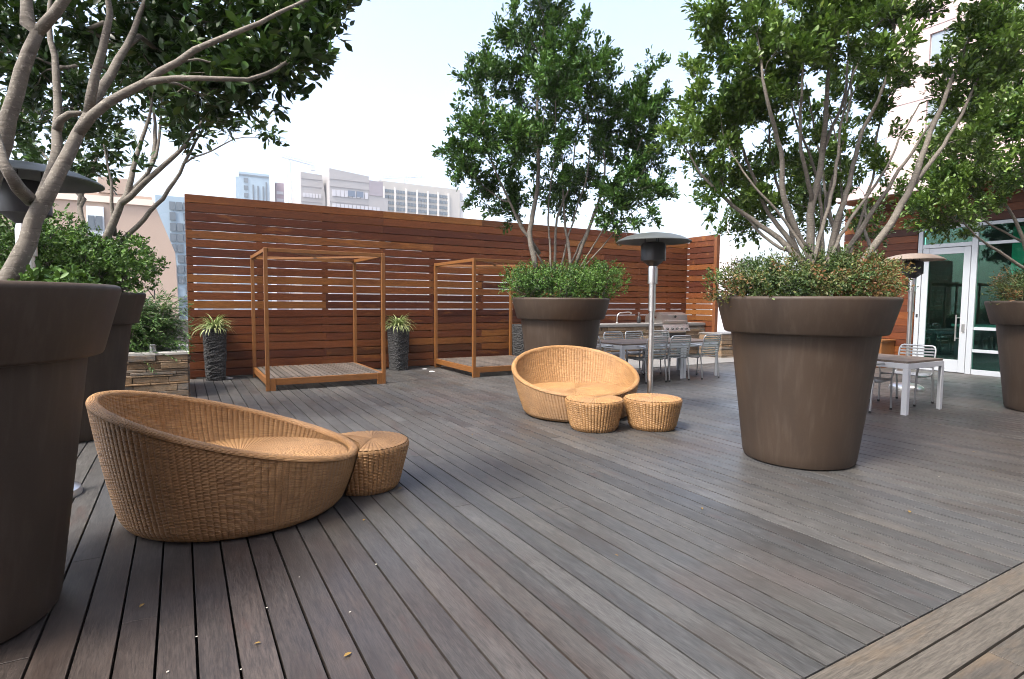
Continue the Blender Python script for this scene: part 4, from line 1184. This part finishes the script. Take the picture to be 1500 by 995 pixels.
    for k in range(7):
        for q in range(5):
            y1=5.75-k*1.25; z0=2.9+q*2.6
            p=MB(); p.box(.06,.12,y1-1.2,y1-.05,z0+.05,z0+2.5)
            p.build('curtain_pane',M['curtain'],t)
    mb=MB(); mb.box(.13,8.9,-3.0,5.75,2.9,16); mb.build('curtain_core',M['frame'],t)
def mk_curtain():
    m,nt,bs,_=new_mat('pale green curtain glass'); g=NT(nt)
    bs.inputs['Base Color'].default_value=(.36,.45,.44,1); bs.inputs['Roughness'].default_value=.12; return m
M['curtain']=mk_curtain()
building()

# ================================================================== distant city
def cm(name,col,rough=.7,var=.05): return simple(name,col,rough,var=var,nscale=.15)
def city():
    def win_row(t,mat,u0,n,du,w,v,z,h,d=.3):
        for k in range(n):
            mb=MB(); mb.box(u0+k*du,u0+k*du+w,v-d,v-.05,z,z+h); mb.build('window',mat,t)
    blue=cm('pale blue curtain wall',(.28,.36,.42),.25); blued=cm('blue grey glazing',(.12,.145,.165),.2); mull=cm('pale mullion',(.62,.66,.68))
    # bluish glass tower
    t=thing('glass_tower','bluish glass office tower with stepped top, leftmost above the fence','building',(0,0,-25))
    mb=MB(); mb.box(20.5,35.0,260,285,0,76.2); mb.build('wall',blue,t)
    mb=MB(); mb.box(21.6,33.0,259.2,285,0,78.2); mb.build('taller_slab',blue,t)
    mb=MB(); mb.box(33.1,35.2,259.0,284,0,77.9); mb.build('corner_fin',mull,t)
    for k in range(7):
        mb=MB(); mb.box(23.4,25.0,258.9,259.15,56+3.0*k,57.8+3.0*k); mb.build('window',blued,t)
    for x in(26.6,28.4,30.4,31.6):
        mb=MB(); mb.box(x,x+.55,258.9,259.15,50,72.5+ (x%2)*1.5); mb.build('glass_strip',blued,t)
    mb=MB(); mb.box(21.6,33,259.0,259.18,76.6,77.3); mb.build('parapet_line',blued,t)
    pk=cm('dusty pink facade',(.28,.268,.265)); pkw=cm('pale window band',(.40,.39,.41),.3); pkd=cm('dark band glass',(.10,.13,.18),.3)
    t=thing('red_building','narrow reddish building seen just right of the bluish glass tower','building',(0,0,-25))
    mb=MB(); mb.box(35.9,39.2,262,275,0,75.8); mb.build('wall',cm('reddish pink cladding',(.30,.22,.24)),t)
    for k in range(6):
        mb=MB(); mb.box(36.2,38.9,261.8,261.98,56+3*k,57.2+3*k); mb.build('window_band',pkw,t)
    # twin granite slab
    t=thing('granite_tower','pinkish granite tower split by a deep vertical notch, in the middle above the fence','building',(0,0,-25))
    mb=MB(); mb.prism([(40.4,0),(48.9,0),(49.4,66),(48.2,74.4),(40.4,74.8)],1,230,250); mb.build('left_slab',pk,t)
    mb=MB(); mb.prism([(49.9,0),(72.6,0),(72.6,67),(70.6,67.1),(70.6,73.4),(65,73.5),(65,74.9),(49.9,76.3)],1,225,252); mb.build('right_slab',pk,t)
    mb=MB(); mb.box(48.5,50.4,236,250,0,72); mb.build('notch_wall',pkd,t)
    for z in(60.6,65.4):
        win_row(t,pkw,41.1,6,1.15,.95,230,z,1.6)
    win_row(t,pkw,50.8,12,1.55,1.3,225,61.0,2.2); win_row(t,pkw,50.8,9,1.55,1.3,225,66.0,2.4)
    for x in(56.7,60.0):
        mb=MB(); mb.box(x,x+2.6,224.5,224.68,66.4,68.6); mb.build('dark_window',pkd,t)
    mb=MB(); mb.box(65.05,70.55,224.8,224.95,67.6,73.2); mb.build('step_panel',cm('mauve panel',(.23,.205,.225)),t)
    jl=cm('granite joint',(.19,.18,.18))
    for z in (58.6,63.6,69.4,72.2):
        mb=MB(); mb.box(49.95,64.9,224.86,224.97,z,z+.22); mb.build('course_line',jl,t)
        mb=MB(); mb.box(40.5,48.0,229.86,229.97,z,z+.22); mb.build('course_line',jl,t)
    # hotel
    ht=cm('cream hotel concrete',(.38,.355,.32)); 
    t=thing('hotel_block','cream concrete hotel block with a grid of grey windows, right of the granite tower','building',(0,0,-25))
    mb=MB(); mb.box(73.5,111.2,240,262,0,77.0); mb.build('wall',ht,t)
    mb=MB(); mb.box(104.9,113.4,241.0,263,0,76.0); mb.build('end_wall',cm('white hotel end wall',(.50,.485,.47)),t)
    wg=MB(); [wg.box(a,a+1.25,-.35,-.05,0,1.35) for a in (0,1.45,2.9)]; proto=wg.build('window',blued,t,loc=(76.2,240,72.3))
    first=True
    for c in range(6):
        for r in range(8):
            if c==0 and r==0: continue
            o=proto.copy(); COL.objects.link(o); o.parent=t; o.location=(76.2+4.95*c,240,72.3-2.45*r)
    for k in range(7):
        mb=MB(); mb.box(75.2+4.95*k,75.9+4.95*k,239.2,239.95,0,74.6); mb.build('pier',cm('pale hotel pier',(.52,.50,.47)) if k==0 else bpy.data.materials['pale hotel pier'],t)
    # cranes
    gy=cm('pale steel lattice',(.50,.53,.58))
    def crane(name,x,v,z0,ztop,jz,j0,j1,zj0,zj1):
        t=thing('tower_crane',name,'crane',(x,v,-25),0,'tower cranes on the skyline')
        mb=MB(); 
        for sx in(-.8,.8):
            for sy in(-.8,.8): mb.beam((sx,sy,0),(sx,sy,ztop+25),.28,.28)
        n=int((ztop+25)/2.4)
        for k in range(n):
            s=1 if k%2 else -1
            mb.beam((-.8*s,-.8,k*2.4),(.8*s,-.8,(k+1)*2.4),.16,.16); mb.beam((-.8*s,.8,k*2.4),(.8*s,.8,(k+1)*2.4),.16,.16)
        mb.build('mast',gy,t)
        mb=MB(); a=np.array([j0,0,zj0+25.]);b=np.array([j1,0,zj1+25.]);
        for oy,oz in((-.6,0),(.6,0),(0,1.2)): mb.beam(a+[0,oy,oz],b+[0,oy,oz],.26,.26)
        for k in range(14):
            f,g2=k/14,(k+1)/14; p=a+(b-a)*f;q=a+(b-a)*g2
            mb.beam(p+[0,-.6,0],q+[0,0,1.2],.14,.14); mb.beam(p+[0,0,1.2],q+[0,.6,0],.14,.14)
        mb.build('jib',gy,t)
        mb=MB(); mb.beam((0,0,ztop+25),(0,0,jz+25),.5,.5); mb.beam((0,0,jz+25),tuple(b*.7+np.array([0,0,zj0+25.])*.3*0+[0,0,0.9-(b[2]*.7-(a+(b-a)*.7)[2])]),.12,.12); mb.build('apex',gy,t)
        mb=MB(); e=b if j1>-j0 else a; mb.box(e[0]-2.4,e[0]-.2,-.9,.9,e[2]-2.4,e[2]-.1); mb.build('counterweight',gy,t)
    crane('tower crane behind the reddish building, its jib dipping to the right',47.4,300,40,68.5,73,-3.4,12.5,70.4,68.0)
    crane('faint tower crane standing behind the cream hotel block',114.1,320,40,71.5,76.5,-14,14,70,74.2)
    # cathedral like spire
    st=cm('pale stone spire',(.60,.56,.58))
    t=thing('spire_tower','pale domed tower with a thin lantern spire, seen right of the fence end','building',(316,260,-25))
    mb=MB(); mb.lathe([(9.5,0),(9.5,56),(8.8,58),(8.2,60)],28); mb.build('drum',st,t,smooth=40)
    mb=MB(); mb.lathe([(8.4,60.02),(7.6,62.2),(5.4,64.5),(2.6,66),(.5,66.4)],28); mb.build('dome',st,t,smooth=40)
    for k in range(10):
        a=k*2*math.pi/10; mb=MB(); mb.tube([(9.7*math.cos(a),9.7*math.sin(a),38),(9.7*math.cos(a),9.7*math.sin(a),57)],.5,n=6); mb.build('column',st,t)
    mb=MB(); mb.lathe([(1.8,64.8),(1.8,70),(2.2,70.3),(1.3,72),(1.3,74.5),(1.6,74.8),(.6,76.5),(.12,82)],12); mb.build('lantern',st,t,smooth=40); 
    # near left: beige block and glass tower
    bg=cm('peach rendered wall',(.40,.30,.235)); bgd=cm('peach shaded return',(.56,.40,.31))
    t=thing('beige_block','large peach coloured building with a small window, left beyond the potted trees','building',(0,0,-25))
    mb=MB(); mb.prism([(-14,0),(.35,0),(-.25,29.5),(-1.5,33.1),(-14,33.1)],1,45,62); mb.build('wall',bg,t)
    mb=MB(); mb.box(-4.35,-2.75,44.9,60,33.12,34.1); mb.build('roof_block',bg,t)
    mb=MB(); mb.box(-14,-1.4,44.85,44.98,32.5,32.9); mb.build('cornice',cm('pale cornice',(.70,.58,.48)),t)
    mb=MB(); mb.box(-5.0,-4.1,44.8,44.98,30.3,32.2); w=mb.build('window',mull,t)
    for x in(-4.92,-4.52):
        p=MB(); p.box(x,x+.34,44.7,44.79,30.7,31.6); p.build('pane',blued,w)
    t=thing('glass_block','pale glass apartment tower squeezed between the peach building and the fence','building',(0,0,-25))
    mb=MB(); mb.box(-2.3,3.4,80,95,0,38.6); mb.build('wall',blue,t)
    mb=MB(); mb.box(-1.5,3.0,80.6,94,38.62,40.4); mb.build('roof_structure',mull,t)
    wg=MB(); wg.box(0,.62,-.2,-.05,0,.95); proto=wg.build('window',blued,t,loc=(-.9,80,37))
    for c in range(3):
        for r in range(13):
            if c==0 and r==0: continue
            if (c+r*2)%7==3: continue
            o=proto.copy(); COL.objects.link(o); o.parent=t; o.location=(-.9+.72*c,80,37-1.25*r)
    mb=MB(); mb.box(1.35,1.75,79.75,79.98,8,38.6); mb.build('corner_strip',mull,t)
city()

# ================================================================== trees and shrubs
def tree(key,label,loc,mat,L,per,sig,near=False,tipr=.0035,group='multi stemmed trees in the giant pots'):
    t=thing('ficus_tree',label,'tree',loc,0,group)
    return make_tree(t,TREES[key],mat,L,per,sig,near=near,tipr=tipr)
tree('C','glossy leaved multi stemmed tree in the central pot, in front of the fence',(5.02,7.19,1.40),M['leaf'],.074,205,.15,tipr=.0025)
tree('R','large spreading multi stemmed tree in the free standing right pot',(4.856,3.143,1.40),M['leafy'],.058,165,.11,tipr=.002)
tree('F','bushy yellow green tree leaning in from the pot at the right edge',(9.98,2.92,1.40),M['leafy'],.068,170,.15,tipr=.0026)
tree('L','thick trunked leaning tree in the left foreground pot, dark canopy overhead',(-.985,3.26,1.40),M['leaf_shaded'],.066,56,.085,near=True,tipr=.0018)
tree('M','forked bare stemmed tree in the pot behind the left patio heater',(-1.06,7.22,1.40),M['leaf_shaded'],.085,70,.13,tipr=.0022)

def shrub(label,loc,blobs,mat,per,L,**k):
    t=thing('boxwood_shrub',label,'shrub',loc,0,'low shrubs planted under the trees')
    return make_shrub(t,blobs,mat,per,L,**k)
shrub('clipped green shrub filling the central pot under its tree',(5.02,7.19,1.40),[(5.02,7.15,1.66,.70,.66,.30,300),(5.45,6.92,1.72,.46,.46,.30,190),(4.55,7.4,1.68,.40,.40,.26,130)],M['box'],0,.029)
shrub('wide shrub with reddish dry patches filling the free standing right pot',(4.856,3.143,1.40),[(4.86,3.14,1.58,.68,.68,.25,380),(5.24,2.93,1.60,.42,.40,.25,210),(4.46,3.36,1.56,.38,.38,.22,170)],M['boxdry'],0,.026)
shrub('dense dark green shrub in the left rear pot below the forked tree',(-1.06,7.22,1.40),[(-1.06,7.25,1.72,.62,.62,.34,260),(-.62,7.0,1.74,.46,.46,.28,200),(-1.3,6.95,1.96,.55,.5,.30,220)],M['box'],0,.036)
shrub('small pale grassy shrub in the right edge pot',(9.98,2.92,1.40),[(9.9,2.9,1.58,.62,.62,.22,190),(9.6,3.1,1.60,.3,.3,.2,70)],M['boxdry'],0,.05,aspect=.22,spread=.14)
shrub('low leafy ground plant in the left foreground pot beside the trunk',(-.985,3.26,1.40),[(-.62,3.42,1.42,.26,.26,.07,26),(-1.2,3.1,1.42,.3,.3,.07,14),(-.9,3.65,1.43,.3,.25,.07,20)],M['box'],0,.036)

def yew():
    t=thing('conifer_bush','dark green feathery conifer bush growing out of the stone planter','bush',(-.55,10.0,.60))
    base=np.array(t.location); P=[];D=[];Nn=[];mb=MB()
    for k in range(900):
        a=rng.uniform(0,2*np.pi); el=rng.uniform(.05,1.35); L=rng.uniform(.35,.80)*(1.15-.25*el)
        p0=np.array([-.62+rng.normal()*.28,10.0+rng.normal()*.22,.62+rng.uniform(0,.62)])
        if k%4==0: a=rng.uniform(-1.4,.4); el=rng.uniform(.1,.7)
        d=np.array([math.cos(a)*math.cos(el),math.sin(a)*math.cos(el),math.sin(el)])
        n=9; pts=[p0]
        for i in range(n):
            d=d+np.array([0,0,-.11]); d/=np.linalg.norm(d); pts.append(pts[-1]+d*L/n)
        pts=np.array(pts)
        if pts[:,1].min()<9.18 or pts[:,0].max()>.16: continue
        if k%3==0: mb.tube(pts-base,[.005*(1-i/(n+2)) for i in range(n+1)],n=4)
        m=46; f=rng.random(m)*n; i0=np.minimum(f.astype(int),n-1); fr=(f-i0)[:,None]
        q=pts[i0]*(1-fr)+pts[i0+1]*fr; tg=pts[i0+1]-pts[i0]; tg/=np.linalg.norm(tg,axis=1,keepdims=True)
        sd=np.cross(tg,[0,0,1.0]); sd/=np.linalg.norm(sd,axis=1,keepdims=True)+1e-9
        s=np.where(rng.random(m)<.5,-1,1)[:,None]
        P.append(q+rng.normal(size=(m,3))*.006);D.append(tg*1.0+sd*s*.8+rng.normal(size=(m,3))*.15);Nn.append(np.array([0,0,1.0])+rng.normal(size=(m,3))*.35)
    mb.build('stems',M['bark'],t,smooth=True,fix=False)
    P=np.concatenate(P);D=np.concatenate(D);Nn=np.concatenate(Nn);k=len(P)
    leaves_mesh('foliage',[leaf_arrays(P-base,D,Nn,rng.uniform(.04,.075,k),np.full(k,.013))],M['yew'],t)
yew()

# ================================================================== litter
def litter():
    for x,y in [(.02,2.62),(.16,2.30),(.30,2.72),(-.08,2.42),(.62,2.5),(.86,2.9),(.48,2.95),(.23,2.12),(5.3,2.2),(6.1,2.75),(7.3,2.5)]:
        mb=MB(); a=rng.uniform(0,6.28); r=rng.uniform(.004,.008)
        mb.add([(0,0,.004)]+[(r*math.cos(a+k)*(1 if k%2 else .6),r*math.sin(a+k)*.7,rng.uniform(0,.003)) for k in range(6)],[(0,1+k,1+(k+1)%6) for k in range(6)])
        o=mb.build('fallen_petal',M['petal'],fix=False,loc=(x,y,.004)); tag(o,'tiny white petal fleck lying on the deck boards','petal','white petals on the deck')
    spots=[(3.02,2.62),(.98,3.55),(1.36,4.02),(2.05,2.35),(.10,2.15),(.22,2.45),(.55,2.2),(5.9,2.05),(6.5,2.4),(7.0,2.9),(6.6,3.1),(2.6,5.3),(3.2,7.7),(7.6,3.2),(8.3,3.1),(5.6,3.9),(-.2,3.0),(4.2,1.9),(8.9,2.6),(1.9,6.4)]
    for x,y in spots:
        a=rng.uniform(0,2*np.pi); L=rng.uniform(.022,.045)
        V,m,fs,k=leaf_arrays(np.zeros((1,3)),np.array([[math.cos(a),math.sin(a),.1]]),np.array([[.1,.05,1.0]]),np.array([L]),np.array([L*.45]),near=True)
        mb=MB(); mb.add(V,fs); o=mb.build('fallen_leaf',M['dryleaf'],fix=False,loc=(x,y,.006)); tag(o,'small dry curled leaf lying on the grey deck boards','leaf','dry leaves on the deck')
litter()

# ================================================================== air
def air():
    mb=MB(); mb.box(-690,690,-690,690,-26.5,96)
    m=bpy.data.materials.new('city haze'); m.use_nodes=True; nt=m.node_tree; nt.nodes.clear()
    o=nt.nodes.new('ShaderNodeOutputMaterial'); v=nt.nodes.new('ShaderNodeVolumePrincipled')
    v.inputs['Color'].default_value=(.93,.95,1,1); v.inputs['Density'].default_value=.00045; v.inputs['Anisotropy'].default_value=.2
    nt.links.new(v.outputs[0],o.inputs['Volume'])
    h=mb.build('haze',m); h['kind']='stuff'; h['label']='thin pale city haze veiling the far towers'
air()
